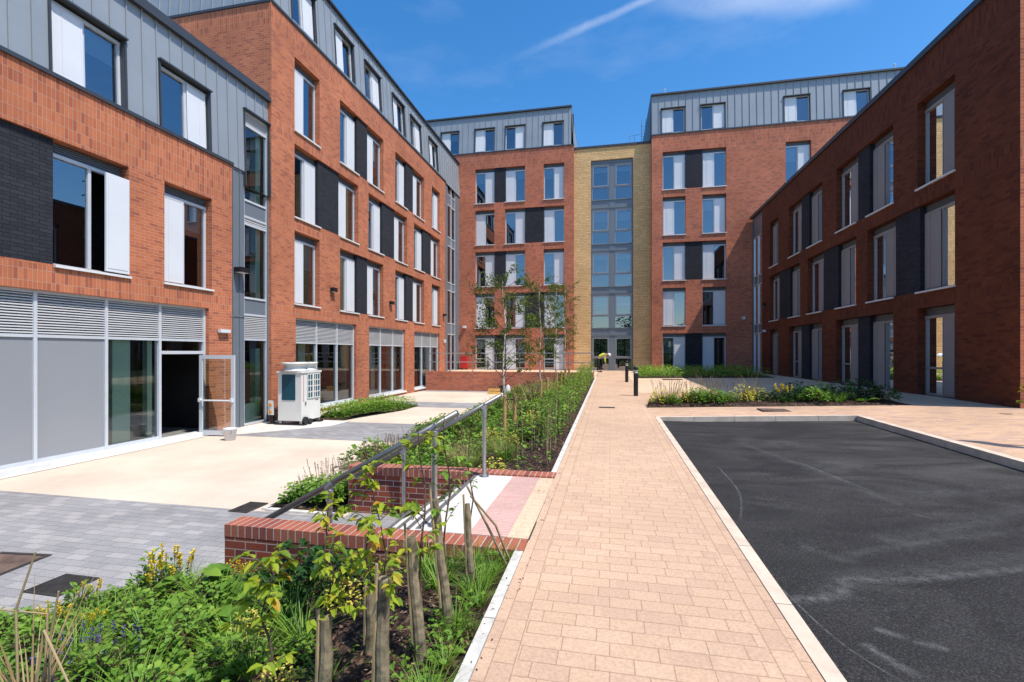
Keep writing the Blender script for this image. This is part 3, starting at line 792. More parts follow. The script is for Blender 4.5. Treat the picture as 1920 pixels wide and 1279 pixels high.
w = MB(); FE.wall(w, 8.8, 20, -1.5, 8.45, [(12, 13.5, 1.76, 4.26)], .28, [(8.8, 20, 4.26, 4.71)]); w.build('end_wall', [M['brick'], M['soldier']], b6)
window(FE, b6, 12, 13.5, 1.76, 4.26, 1)
ed = MB(); FW.box(ed, 12.24, 32.35, -.07, .35, 8.452, 8.62); FE.box(ed, 9.152, 20, -.08, .35, 8.452, 8.62); ed.build('roof_edge', M['zincdark'], b6)
st = MB(); F2 = Fr((8.9, 0, 0), (0, 1, 0), (1, 0, 0)); F2.quad(st, 30.1, 30.5, 0, -1.3, 8.45); F2.quad(st, 32.2, 32.4, 0, -1.3, 8.45); F2.quad(st, 30.5, 32.2, 0.02, 7.2, 8.45); st.build('cladding_strip', M['grey'], b6)
curtain_strip(F2, b6, 30.5, 32.2, [(-1.24, 1.2, 'glass'), (1.2, 1.75, 'spandrel'), (1.75, 4.2, 'glass'), (4.2, 4.75, 'spandrel'), (4.75, 7.2, 'glass')], cols=2)
interior(FW, b6, 12.5, 32.3, -1.24, 8.4, 0.9, (1.7, 4.65))
rf = MB(); rf.face([(9.0, 12.4, 8.5), (20, 12.4, 8.5), (20, 32.4, 8.5), (9.0, 32.4, 8.5)]); rf.build('roof', M['flat'], b6)

# ------------------------------------------------------------------ ground
def zp(y): return -1.62 + 0.0127*(min(y, 32.4) - 3)
def zr(x, y):
    if x <= 1.04: return zp(y)
    t = (min(x, 9.2) - 1.04)/7.76
    return zp(y)*(1-t) + (-1.225 - (0.0 if y > 12 else 0.012*(12-y)))*t
def sheet(mb, x0, x1, y0, y1, f, off=0.0, nx=1, ny=8, mi=0, sw=False):
    for i in range(nx):
        for j in range(ny):
            a, b = x0+(x1-x0)*i/nx, x0+(x1-x0)*(i+1)/nx; c, d = y0+(y1-y0)*j/ny, y0+(y1-y0)*(j+1)/ny
            pts = [(a, c, f(a, c)+off), (b, c, f(b, c)+off), (b, d, f(b, d)+off), (a, d, f(a, d)+off)]
            uv = [(p[1], p[0]) if sw else (p[0], p[1]) for p in pts]
            mb.face(pts, uv, mi)
g = MB(); g.face([(-600, -600, -2.6), (600, -600, -2.6), (600, 900, -2.6), (-600, 900, -2.6)])
tag(g.build('ground', plain('ground_soil', (0.16, 0.15, 0.11), 0.95, 0, .4, .05)), kind='structure')
g = MB(); g.face([(-22, -8, ZC), (-4.0, -8, ZC), (-4.0, 26.2, ZC), (-22, 26.2, ZC)])
g.face([(-4.0, 3.9, ZC), (-2.4, 3.9, ZC), (-2.4, 6.0, ZC), (-4.0, 6.0, ZC)])
tag(g.build('court_paving', M['cream']), kind='structure')
g = MB()
for a, b in ((-8, 5.7), (10.75, 13.6), (17.9, 19.8), (25.2, 25.98)):
    g.face([(XL, a, ZC+.004), (-4.72 if a > 0 else -3.5, a, ZC+.004), (-4.72 if a > 0 else -3.5, b, ZC+.004), (XL, b, ZC+.004)])
g.face([(-3.5, 3.76, ZC+.005), (-2.5, 3.76, ZC+.005), (-2.5, 5.92, ZC+.005), (-3.5, 5.92, ZC+.005)])
tag(g.build('grey_paving', M['blockgrey']), kind='structure')
g = MB()
g.face([(XL, 5.7, ZC+.009), (-10.4, 5.7, ZC+.009), (-10.4, 10.9, ZC+.009), (XL, 10.9, ZC+.009)])
g.face([(XL, 10.9, ZC+.009), (-9.8, 10.9, ZC+.009), (-8.2, 12.7, ZC+.009), (-8.2, 13.78, ZC+.009), (XL, 13.78, ZC+.009)])
tag(g.build('concrete_apron', M['concrete']), kind='structure')
# block path and pavements
g = MB()
sheet(g, -.48, .84, -3, 32.9, zr, 0, 1, 12)
for a, b in ((-.68, -.48), (.84, 1.04)): sheet(g, a, b, -3, 32.9, zr, 0, 1, 12, 0, True)
tag(g.build('block_path', M['block']), kind='structure')
g = MB()
sheet(g, 1.04, 5.33, 11.53, 32.4, zr, 0, 4, 12); sheet(g, 5.33, 8.8, -3, 32.4, zr, 0, 4, 14)
sheet(g, 8.8, 30, -3, 12.32, zr, 0, 2, 4)
tag(g.build('pavement', M['blockwarm']), kind='structure')
g = MB(); sheet(g, 1.04, 8.8, 17.2, 32.4, zr, .004, 4, 10); tag(g.build('plaza_paving', M['blockcream']), kind='structure')
g = MB()
fa = lambda x, y: zr(x, y) - 0.11 if x > 2 else zp(y) - 0.075
for (a, b) in ((1.14, 2.001), (2.001, 5.21)): 
    for j in range(8):
        y0, y1 = -8+j*19.42/8, -8+(j+1)*19.42/8
        g.face([(a, y0, fa(a, y0)), (b, y0, fa(b, y0)), (b, y1, fa(b, y1)), (a, y1, fa(a, y1))])
tag(g.build('asphalt_road', M['asphalt']), kind='structure')
# kerbs, each stone with its joint
g = MB()
def kb(p, q, wd, lvl, drop=.3, inner=0):
    p = Vector(p); q = Vector(q); L = (q-p).length; n = max(1, round(L/.915)); d = (q-p)/L; s_ = Vector((d.y, -d.x))
    for i in range(n):
        a = p+d*(L*i/n+.004); b = p+d*(L*(i+1)/n-.004)
        c = []
        for P_ in (a, b):
            for k in (0, 1):
                e_ = P_+s_*wd*k
                zt = lvl(e_.x, e_.y)
                c += [(e_.x, e_.y, zt-drop), (e_.x, e_.y, zt)]
        g.hexa(c)
kb((1.045, -3), (1.045, 11.4), .10, lambda x, y: zp(y)+.004)
kb((1.045, 11.405), (5.33, 11.405), -.12, lambda x, y: zr(x, y)+.005)
kb((5.325, 11.40), (5.325, -3), .12, lambda x, y: zr(x, y)+.005)
kerb = g.build('kerb', M['kerbstone'], bevel=.012); tag(kerb, kind='structure')
g = MB()
kb((-.755, -3), (-.755, 3.74), .07, lambda x, y: zp(y)+.004); kb((-.755, 6.16), (-.755, 26.0), .07, lambda x, y: zp(y)+.004)
kb((-4.80, 5.75), (-4.80, 25.0), .10, lambda x, y: ZC+.03)
kb((-3.55, 3.86), (-5.2, 2.62), -.10, lambda x, y: ZC+.03); kb((-5.2, 2.60), (-8.6, .1), -.10, lambda x, y: ZC+.03)
kb((-4.72, 5.72), (-3.56, 5.72), -.10, lambda x, y: ZC+.03)
tag(g.build('edging', M['edging'], bevel=.006), kind='structure')
# dust marks on the asphalt
g = MB()
def ribbon(pts, wd):
    pts = [Vector(p) for p in pts]
    for i in range(len(pts)-1):
        a, b = pts[i], pts[i+1]
        d = (b-a).normalized(); s0 = Vector((-d.y, d.x))
        q = []
        for P_, sg, t in ((a, -1, i), (b, -1, i+1), (b, 1, i+1), (a, 1, i)):
            n_ = P_ + s0*wd*sg
            q.append(((n_.x, n_.y, fa(n_.x, n_.y)+.004), (t/(len(pts)-1), 0 if sg < 0 else 1)))
        g.face([x[0] for x in q], [x[1] for x in q], 1 if wd > .08 else 0)
def smooth(pts, n=10):
    out = []
    P_ = [Vector(pts[0])]+[Vector(p) for p in pts]+[Vector(pts[-1])]
    for i in range(1, len(P_)-2):
        for k in range(n):
            t = k/n; a, b, c, d = P_[i-1:i+3]
            out.append(.5*((2*b)+(c-a)*t+(2*a-5*b+4*c-d)*t*t+(3*b-a-3*c+d)*t**3))
    return out+[P_[-2]]
for pts, wd in (([(1.17, 3.50), (1.35, 3.56), (1.55, 3.65), (1.75, 3.91), (2.14, 3.97), (3.07, 4.27), (4.3, 4.8)], .07), ([(1.3, 3.55), (1.6, 3.72), (1.80, 3.98), (2.3, 4.1), (3.0, 4.4), (4.3, 5.0)], .15),
                ([(1.75, 4.25), (2.18, 4.49), (3.0, 4.82), (3.9, 5.2)], .09), ([(2.3, 4.7), (3.0, 5.0), (4.4, 5.9)], .2), ([(2.2, 9.2), (2.48, 8.19), (2.75, 7.1), (2.96, 6.09), (3.04, 5.6)], .09), ([(2.7, 7.6), (2.85, 6.9), (3.0, 6.1)], .02),
                ([(1.52, 7.23), (1.50, 6.0), (1.26, 4.98)], .016), ([(1.17, 3.85), (1.3, 3.13), (1.47, 2.78), (1.75, 2.4)], .011), ([(2.97, 5.46), (3.05, 5.36), (3.12, 5.28)], .014),
                ([(1.58, 3.26), (1.66, 3.22), (1.74, 3.19)], .05), ([(1.74, 3.18), (1.81, 3.14), (1.9, 3.13)], .05), ([(1.44, 3.1), (1.5, 2.95), (1.6, 2.82)], .05), ([(1.6, 4.5), (1.75, 4.35), (1.95, 4.2)], .10),
                ([(2.9, 7.7), (3.6, 7.2), (4.4, 6.6)], .35), ([(2.6, 8.9), (3.8, 8.6), (5.0, 8.9)], .4), ([(3.2, 6.3), (3.8, 6.2), (4.9, 6.6)], .25)):
    ribbon(smooth(pts), wd)
tag(g.build('road_dust', [M['dust'], M['dustfaint']]), kind='structure')

# planting beds: soil surfaces
def hn(x, y): return .03*math.sin(3.1*x+1.7*y)+.02*math.sin(7.3*x-5.1*y+1)+.012*math.sin(15*x+11*y)
def zbed(x, y):
    t = min(1, max(0, (x+4.7)/3.9)); return (ZC+.01)*(1-t)+(zp(y)-.05)*t + hn(x, y)*math.sin(PI*t)
def xl(y): return -3.6-(3.85-y)*1.36
def zfront(x, y):
    l = xl(y); t = min(1, max(0, (x-l)/(-.75-l))); return (ZC+.02)*(1-t)+(zp(y)-.055)*t + hn(x, y)*.8*math.sin(PI*t)+ .10*math.sin(PI*t)*(1 if y < 3 else max(0, (3.75-y)/.75))
def bedmesh(name, poly, f, nx, ny):
    mb = MB()
    for j in range(ny):
        for i in range(nx):
            q = []
            for (ii, jj) in ((i, j), (i+1, j), (i+1, j+1), (i, j+1)):
                x, y = poly(ii/nx, jj/ny); q.append((x, y, f(x, y)))
            mb.face(q)
    return tag(mb.build(name, M['mulch'], smooth=True), kind='structure')
bedmesh('planting_bed', lambda s, t: (-4.7+s*3.93, 6.17+t*19.8), zbed, 14, 60)
bedmesh('planting_bed', lambda s, t: (-4.71+s*1.16, 5.80+t*.38), lambda x, y: ZC+.05+hn(x, y)*.5, 5, 3)
def pf(s, t):
    y = -1.0+t*4.73; l = xl(y)+.12; return (l+s*(-.775-l), y)
bedmesh('planting_bed', pf, zfront, 18, 24)
def mound(x0, x1, y0, y1):
    def f(x, y):
        ex = min((x-x0), (x1-x), (y-y0), (y1-y)); return zr(x, y)+.006+min(.06, max(0, ex)*.3)+hn(x*2, y*2)*.25*min(1, max(0, ex)*4)
    return f
zb2 = mound(.98, 7.2, 13.15, 15.0)
bedmesh('planting_bed', lambda s, t: (.98+s*6.22+ (.25*(t) if s == 0 else 0), 13.15+t*1.85), zb2, 30, 10)
zb3 = mound(1.45, 8.0, 25.0, 31.6)
bedmesh('planting_bed', lambda s, t: (1.45+s*6.5, 25+t*6.6), zb3, 12, 12)
zb4 = lambda x, y: ZC+.012+min(.12, .3*max(0, min(x+9.75, -7.75-x, y-13.85, 18.3-y)))+hn(x*2, y*2)*.2
bedmesh('planting_bed', lambda s, t: (-9.75+s*(1.3+.7*min(1, t*1.6)), 13.85+t*4.45), zb4, 8, 14)
zb5 = lambda x, y: zr(x, y)+.03
bedmesh('planting_bed', lambda s, t: (6.0+s*1.8, 5.9+t*1.5), zb5, 6, 5)
# loose bark chips (uncountable)
ch = MB()
def chips(n, pick, f, s=1.0):
    for _ in range(n):
        x, y = pick(); d = Vector((R.uniform(-1, 1), R.uniform(-1, 1), R.uniform(-.25, .45)))
        ch.sliver(Vector((x, y, f(x, y)+.012*s)), d, Vector((R.uniform(-.4, .4), R.uniform(-.4, .4), 1)), R.uniform(.02, .06)*s, R.uniform(.008, .02)*s, (R.random(), 0))
chips(6500, lambda: (R.uniform(-3.2, -.78), R.uniform(1.2, 3.74)), zfront)
chips(3500, lambda: (R.uniform(-2.6, -.78), R.uniform(6.18, 11)), zbed, 1.3)
chips(260, lambda: (R.uniform(-.80, -.60), R.uniform(1.4, 12)), lambda x, y: zp(y)-.005, .6)
chips(1500, lambda: (R.uniform(1.05, 7), R.uniform(13.2, 14.2)), zb2, 1.5)
tag(ch.build('bark_mulch', M['chip']), 'loose brown bark chips spread over the planting beds', 'mulch', kind='stuff')

# ------------------------------------------------------------------ garden walls, steps, terrace
def garden_wall(name, y0, y1, x0, x1, ztop, zbot, label, pier=None):
    t = empty(name, (x0, y0, zbot), label, 'wall')
    mb = MB(); o = Vector((x0, y0, zbot))
    def bx(m_, a, b, c, d, e, f_, mi=0): m_.box(a-o.x, b-o.x, c-o.y, d-o.y, e-o.z, f_-o.z, mi)
    bx(mb, x0, x1, y0, y1, zbot, ztop-.112)
    mb.build('brickwork', M['gardenbrick'], t)
    cp = MB()
    # brick-on-edge coping: UV runs so each course of the texture is one brick on edge
    X0, X1, Y0, Y1, Z0, Z1 = x0-o.x-.001, x1-o.x, y0-o.y-.004, y1-o.y+.004, ztop-.110-o.z, ztop-o.z
    L = X1-X0
    cp.face([(X0, Y0, Z1), (X1, Y0, Z1), (X1, Y1, Z1), (X0, Y1, Z1)], [(.1, 0), (.1, L), (.5, L), (.5, 0)])
    cp.face([(X0, Y0, Z0), (X1, Y0, Z0), (X1, Y0, Z1), (X0, Y0, Z1)], [(.1, 0), (.1, L), (.5, L), (.5, 0)])
    cp.face([(X0, Y1, Z0), (X1, Y1, Z0), (X1, Y1, Z1), (X0, Y1, Z1)], [(.1, 0), (.1, L), (.5, L), (.5, 0)])
    cp.face([(X0, Y0, Z0), (X0, Y1, Z0), (X0, Y1, Z1), (X0, Y0, Z1)], [(.1, .01), (.3, .01), (.3, .06), (.1, .06)])
    cp.face([(X1, Y0, Z0), (X1, Y1, Z0), (X1, Y1, Z1), (X1, Y0, Z1)], [(.1, .01), (.3, .01), (.3, .06), (.1, .06)])
    cp.build('coping', M['coping'], t)
    return t
garden_wall('garden_wall', 3.745, 3.965, -3.52, -.685, zp(3.8)+.006, -2.5, 'front low red brick wall with brick-on-edge coping, behind the staked saplings')
t = garden_wall('garden_wall', 5.93, 6.15, -3.56, -.685, zp(6)+.008, -2.5, 'rear low red brick wall beside the steps, carrying the handrail end')
# expansion joint
# terrace wall
t = empty('terrace_wall', (-10.6, 26.0, ZC), 'long low red brick terrace wall at the far end of the sunken court', 'wall')
mb = MB(); mb.box(.0, 9.75, 0, .22, -.1, ZC*-1-1.2+.0-.02); o_ = mb.build('brickwork', M['brick_back'], t)
cp = MB(); cp.box(-.0, 9.76, -.006, .226, 1.002, 1.12); cp.build('coping', M['soldier_back'], t)
g = MB(); g.face([(XL, 26.2, -1.24), (-.69, 26.2, -1.24), (-.69, 32.8, -1.24), (XL, 32.8, -1.24)]); g.face([(-.9, 25.9, -1.6), (-.69, 25.9, -1.6), (-.69, 26.2, -1.24), (-.9, 26.2, -1.24)])
tag(g.build('terrace_paving', M['blockcream']), kind='structure')
t = empty('terrace_railing', (-10.5, 26.12, -1.1), 'long galvanised two-rail railing on top of the terrace wall', 'railing')
mb = MB(); mb.tube([(0, 0, 1.06), (9.65, 0, 1.06)], .024, 8); mb.build('top_rail', M['galv'], t)
mb = MB(); mb.tube([(0, 0, .55), (9.65, 0, .55)], .024, 8); mb.build('middle_rail', M['galv'], t)
for k in range(8):
    mb = MB(); x = 9.65*k/7; mb.tube([(x, 0, 0), (x, 0, 1.05)], .024, 8); mb.lathe([(.05, 0), (.05, .015)], x, 0, 10); mb.build('post', M['galv'], t)
# steps
t = empty('steps', (-.70, 4.85, -1.62), 'short flight of pale concrete steps between the two low brick walls', 'steps')
Y0, Y1 = 3.967-4.85, 5.928-4.85
zt = zp(4.85)+1.62
prof = [(-1.02, .0), (-1.30, -.15), (-1.58, -.30), (-1.86, -.45)]
mb = MB()
xs = -.52
mb.box(-1.02, xs, Y0, Y1, -.9, zt-.001)
for i, (x, z) in enumerate(prof[1:]): mb.box(x, prof[i][0]-.001, Y0, Y1, -.9, z)
mb.build('tread', M['concrete'], t)
mb = MB()
for x, z in ((-1.02, zt), (-1.30, -.15), (-1.58, -.30), (-1.86, -.45)):
    mb.box(x-.004, x+.042, Y0+.02, Y1-.02, z-.02, z+.004)
mb.build('nosing_strip', M['nosing'], t)
mb = MB(); mb.box(xs+.001, -.17, Y0, Y1, -.4, zt+.001); mb.build('tactile_paving', M['pink'], t)
mb = MB(); mb.box(-.169, .015, Y0, Y1, -.4, zt); mb.build('landing', M['blockcream'], t)
g = MB(); g.box(-.69, -.672, 3.96, 6.0, -1.7, zp(4)+.005); tag(g.build('drain_channel', M['steelgrate']), 'narrow dark drainage slot between the step landing and the block path', 'drain')

# handrails
def handrail(y, label, flange, lowend, bases, base_flange):
    t = empty('handrail', (-1.585, y, zp(4)), label, 'handrail')
    o = Vector((-1.585, y, zp(4)))
    def L(x): return (x+1.585)*.56 + .93            # rail height over the landing at x
    rb = MB(); rb.tube([(1.0*(-1.36+1.585), 0, L(-1.36)), (lowend+1.585, 0, L(lowend))], .030, 12, 1)
    rb.build('rail', [M['galv'], M['handrail']], t, smooth=True)
    for x, zb in bases:
        p = MB(); xx = x+1.585
        p.tube([(xx, 0, zb-o.z), (xx, 0, L(x)-.04)], .027, 12)
        p.lathe([(.036, L(x)-.16), (.036, L(x)-.05), (.03, L(x)-.045)], xx, 0, 12)
        p.tube([(xx-.03, 0, L(x)-.045), (xx+.03, 0, L(x)+.01)], .038, 12)
        p.lathe([(.065, zb-o.z), (.065, zb-o.z+.012), (.036, zb-o.z+.014), (.036, zb-o.z+.05)], xx, 0, 14)
        p.build('post', M['galv'], t, smooth=False)
    if flange:
        f = MB(); f.tube([(lowend+1.585, 0, L(lowend)), (lowend+1.585, .06, L(lowend))], .04, 12); f.build('wall_flange', M['galv'], t)
    return t
handrail(4.10, 'nearer sloping handrail of the steps, by the front brick wall', False, -3.5, [(-1.585, zp(4)), (-2.66, ZC+.0)], True)
handrail(5.86, 'farther sloping handrail of the steps, fixed to the rear brick wall', True, -3.40, [(-1.585, zp(4)), (-2.70, ZC)], True)

# ------------------------------------------------------------------ street furniture and fittings
def grate(x, y, z, w_, l_, rz, label, cat='drain grate', nm='drain_grate', mat='steelgrate', tilt=0):
    t = empty(nm, (x, y, z+.004), label, cat, rz=rz)
    mb = MB(); f = .025
    for a, b, c, d in ((-w_/2, w_/2, -l_/2, -l_/2+f), (-w_/2, w_/2, l_/2-f, l_/2), (-w_/2, -w_/2+f, -l_/2+f, l_/2-f), (w_/2-f, w_/2, -l_/2+f, l_/2-f)): mb.box(a, b, c, d, 0, .012)
    mb.build('grate_frame', M[mat], t)
    mb = MB(); n = max(4, int(w_/.04))
    for k in range(n):
        a = -w_/2+f+(w_-2*f)*(k+.2)/n; mb.box(a, a+(w_-2*f)/n*.6, -l_/2+f, l_/2-f, .004, .011)
    mb.face([(-w_/2+f, -l_/2+f, .002), (w_/2-f, -l_/2+f, .002), (w_/2-f, l_/2-f, .002), (-w_/2+f, l_/2-f, .002)], None, 1)
    mb.build('grate_bars', [M[mat], M['ironhole']], t)
def cover(x, y, z, w_, l_, rz, label, mat='rust'):
    t = empty('manhole_cover', (x, y, z+.004), label, 'manhole cover', rz=rz)
    mb = MB(); f = .04
    for a, b, c, d in ((-w_/2, w_/2, -l_/2, -l_/2+f), (-w_/2, w_/2, l_/2-f, l_/2), (-w_/2, -w_/2+f, -l_/2+f, l_/2-f), (w_/2-f, w_/2, -l_/2+f, l_/2-f)): mb.box(a, b, c, d, 0, .012)
    mb.build('cover_frame', M['steelgrate'], t)
    mb = MB(); mb.box(-w_/2+f+.006, w_/2-f-.006, -l_/2+f+.006, l_/2-f-.006, 0, .009); mb.build('cover_plate', M[mat], t)
grate(-5.05, 5.80, ZC, .30, .42, 0, 'drain grate on the court beside the end of the handrail')
grate(-5.10, 3.50, ZC, .42, .36, 0, 'drain grate in grey paving, half hidden by foreground plants')
cover(-6.25, 3.72, ZC, .62, .5, .1, 'rusty square manhole cover in the grey paving at the left edge')
grate(-.07, 12.94, zp(12.94), .42, .14, 0, 'small drain grate set in the block path')
cover(3.88, 12.4, zr(3.88, 12.4), .62, .5, 0, 'square inspection cover in the pavement between the planted bed and kerb')
cover(3.0, 24.0, zr(3.0, 24.0)+.004, .9, .7, 0, 'dark inspection cover near the edge of the far planted bed')
g_ = 'black bollards beside the path'
def bollard(x, y, label):
    t = empty('bollard', (x, y, zr(x, y)), label, 'bollard', g_)
    mb = MB(); mb.lathe([(.075, 0), (.075, .76)], n=20); mb.build('shaft', M['black'], t, smooth=False)
    mb = MB(); mb.lathe([(.069, .762), (.069, .79), (.04, .80), (.04, .845), (.069, .855), (.069, .865)], n=20); mb.build('light_ring', M['alu'], t)
    mb = MB(); mb.lathe([(.076, .867), (.076, .93), (.066, .965), (.04, .985), (.0005, .99)], n=20); mb.build('cap', M['black'], t, smooth=True)
bollard(.86, 16.2, 'nearer black bollard on the right side of the path')
bollard(.78, 22.4, 'farther black bollard on the right side of the path')

def wall_lamp(F, u, z, label, wd=.26, hh=.16, mat='black', nm='wall_lamp', cat='wall lamp', dp=.18):
    p = F.P(u, 0, z); t = empty(nm, p, label, cat)
    P = Vector(p)
    def bx(u0, u1, w0, w1, z0, z1, name, m_, bev=0):
        mb = MB(); mb.hexa([tuple(Vector(F.P(u+a, w_, z+c))-P) for a in (u0, u1) for w_ in (w0, w1) for c in (z0, z1)]); mb.build(name, M[m_], t, bevel=bev)
    bx(-wd/2, wd/2, -dp, -.02, -hh/2, hh/2, 'housing', mat, .012)
    bx(-wd*.35, wd*.35, -.02, 0, -hh*.7, hh*.4, 'back_plate', mat)
    bx(-wd*.42, wd*.42, -dp+.02, -.04, -hh/2-.012, -hh/2-.001, 'lens', 'white')
FG = Fr((XL-.10, 0, 0), (0, 1, 0), (-1, 0, 0))
wall_lamp(FG, 11.9, 2.42, 'black wall lamp on the grey cladding strip above the open door', .34, .14, dp=.3)
wall_lamp(FL, 16.55, 2.45, 'black wall lamp on red brick, first from the left on the tall block')
wall_lamp(FL, 21.55, 2.45, 'black wall lamp on red brick between the second and third shopfront bays')
wall_lamp(FL, 29.15, 2.45, 'black wall lamp on red brick close to the far glazed strip')
wall_lamp(FL, 11.25, .60, 'white emergency light on the brick pier beside the open door', .34, .09, 'white', 'emergency_light', 'emergency light', .12)
wall_lamp(FL, 29.25, .75, 'small white alarm box on the brick above the terrace railing', .2, .2, 'white', 'alarm_box', 'alarm box', .12)
wall_lamp(FB, -10.3, 1.85, 'small white camera on the rear left block beside the glazed strip', .2, .16, 'white', 'security_camera', 'camera', .3)
wall_lamp(FRR, 8.35, 2.2, 'small white camera on the shaded rear right block', .16, .16, 'white', 'security_camera', 'camera', .3)
wall_lamp(FW, 29.45, 1.25, 'small white light on the shaded right wing near the corner', .2, .12, 'white', 'emergency_light', 'emergency light', .14)
wall_lamp(FW, 29.5, 2.75, 'black wall lamp high on the shaded right wing near the corner')
t = empty('fire_cabinet', (-10.25, 32.4, -1.24), 'red cabinet standing behind the terrace railing in the far left corner', 'cabinet')
mb = MB(); mb.box(-.25, .25, -.15, .15, .1, .95); mb.build('cabinet_body', M['red'], t, bevel=.02)
mb = MB(); mb.box(-.21, .21, -.162, -.151, .15, .9); mb.build('cabinet_door', M['red'], t); mb = MB(); mb.box(-.2, -.14, -.1, .1, 0, .099); mb.box(.14, .2, -.1, .1, 0, .099); mb.build('foot', M['black'], t)

# roof guardrail and ladder hoop on the stair tower roof
t = empty('roof_ladder', (2.2, 34.2, 14.3), 'thin metal ladder and guard rail on the roof of the stair tower', 'ladder')
mb = MB()
for x in (0, .28): mb.tube([(x, 0, 0), (x, .25, 1.6), (x+.05, .4, 2.3)], .02, 6)
mb.build('stile', M['galv'], t)
mb = MB()
for k in range(7): mb.tube([(0, .04*k, .25*k+.2), (.28, .04*k, .25*k+.2)], .013, 6)
mb.build('rung', M['galv'], t)
mb = MB(); mb.tube([(-.9, 0, 0), (-.8, 0, 1.0), (-.1, 0, 1.05)], .018, 6); mb.tube([(-.5, 0, 0), (-.5, 0, 1.02)], .018, 6); mb.build('guard_rail', M['galv'], t)
for k, (x, lb) in enumerate(((3.6, 'left small white roof vent on the rear right block'), (17.0, 'right small white roof vent on the rear right block'))):
    t = empty('roof_vent', (x, 32.75, 17.24), lb, 'roof vent')
    mb = MB(); mb.tube([(0, 0, 0), (0, 0, .28)], .03, 8); mb.build('vent_pipe', M['white'], t); mb = MB(); mb.lathe([(.06, .27), (.06, .33), (.02, .36)], n=10); mb.build('vent_cap', M['white'], t)

# condenser unit
t = empty('condenser_unit', (-9.13, 12.6, ZC+.01), 'ivory outdoor air conditioning condenser with teal coils on the concrete apron', 'air conditioner')
mb = MB(); mb.box(-.80, 0, 0, .95, .13, 1.58); mb.build('casing', M['acwhite'], t, bevel=.012)
mb = MB(); mb.box(-.83, .03, -.03, .98, 1.582, 1.64); mb.build('top_plate', M['acwhite'], t, bevel=.01)
for k in range(2):
    mb = MB(); cy = .26+.44*k
    mb.lathe([(.42, 1.642), (.33, 1.68), (.30, 1.75), (.31, 1.83), (.40, 1.855), (.40, 1.90), (.26, 1.90), (.235, 1.80), (.235, 1.66)], -.4, cy, 28); mb.build('fan_shroud', M['acwhite'], t, smooth=True)
for k in range(2):
    mb = MB(); cy = .26+.44*k
    for q in (.06, .12, .18, .235): mb.tube([(-.4+q*math.cos(a), cy+q*math.sin(a), 1.885) for a in [2*PI*j/20 for j in range(21)]], .005, 4, 0, False)
    for j in range(4): a = PI*j/4; mb.tube([(-.4-.25*math.cos(a), cy-.25*math.sin(a), 1.89), (-.4+.25*math.cos(a), cy+.25*math.sin(a), 1.89)], .006, 4)
    mb.build('fan_guard', M['galv'], t)
mb = MB(); mb.box(-.66, -.20, -.012, -.001, .76, 1.54); mb.build('coil_panel', M['teal'], t)
mb = MB(); mb.box(.001, .012, .30, .90, .80, 1.54); mb.build('coil_panel', M['teal'], t)
mb = MB()
for y in (.285, .41, .53, .56, .66, .77, .895): mb.box(.013, .03, y-.011, y+.011, .79, 1.55)
mb.box(.013, .035, .52, .58, .79, 1.55)
for z in (.80, .985, 1.17, 1.355, 1.54): mb.box(.0131, .026, .28, .91, z-.014, z+.014)
mb.build('coil_grille', M['acwhite'], t)
mb = MB(); mb.box(.001, .006, .10, .115, .70, 1.54); mb.build('stripe', M['red'], t)
mb = MB(); mb.box(.001, .005, .70, .84, .70, .725); mb.build('badge', M['steelgrate'], t)
mb = MB(); mb.box(.001, .02, .17, .22, .60, .70); mb.build('latch', M['grey'], t)
for (x, y) in ((-.78, .03), (-.08, .03), (-.78, .85), (-.08, .85)):
    mb = MB(); mb.box(x, x+.08, y, y+.08, .04, .128); mb.build('foot', M['galv'], t)
for y in (-.02, .80):
    mb = MB(); mb.box(-.92, .10, y, y+.16, 0, .038); mb.build('rubber_mat', M['rubber'], t)
for y in (.14,):
    mb = MB(); mb.tube([(.015, y, .13), (.075, y, .13)], .12, 16); mb.tube([(.05, y+.17, .09), (.11, y+.17, .09)], .09, 14); mb.build('wheel', M['rubber'], t)
t = empty('isolator_box', (-10.25, 12.75, ZC+.01), 'small ivory isolator box with two orange switches on a dark post', 'switch box')
mb = MB(); mb.box(-.06, .06, -.03, .03, 0, .34); mb.box(-.12, .12, -.1, .1, 0, .03); mb.build('post', M['black'], t)
mb = MB(); mb.box(-.09, .09, -.08, -.031, .28, .72); mb.build('casing', M['acwhite'], t, bevel=.008)
for z in (.38, .60): mb = MB(); mb.tube([(0, -.081, z), (0, -.11, z)], .05, 12); mb.build('switch', M['orange'], t)
# bucket by the door
t = empty('bucket', (-9.42, 10.2, ZC+.002), 'white plastic bucket on the paving below the open glazed door', 'bucket')
mb = MB(); mb.lathe([(.12, 0), (.15, .27), (.165, .275), (.165, .30), (.145, .30), (.135, .26), (.11, .02), (.0005, .02)], n=24); mb.build('tub', M['white'], t, smooth=True)
mb = MB(); mb.tube([(.165*math.cos(a), .165*math.sin(a)*.3-.14, .29-.16*abs(math.sin(a))) for a in [PI*k/10 for k in range(11)]], .006, 6); mb.build('handle', M['galv'], t)
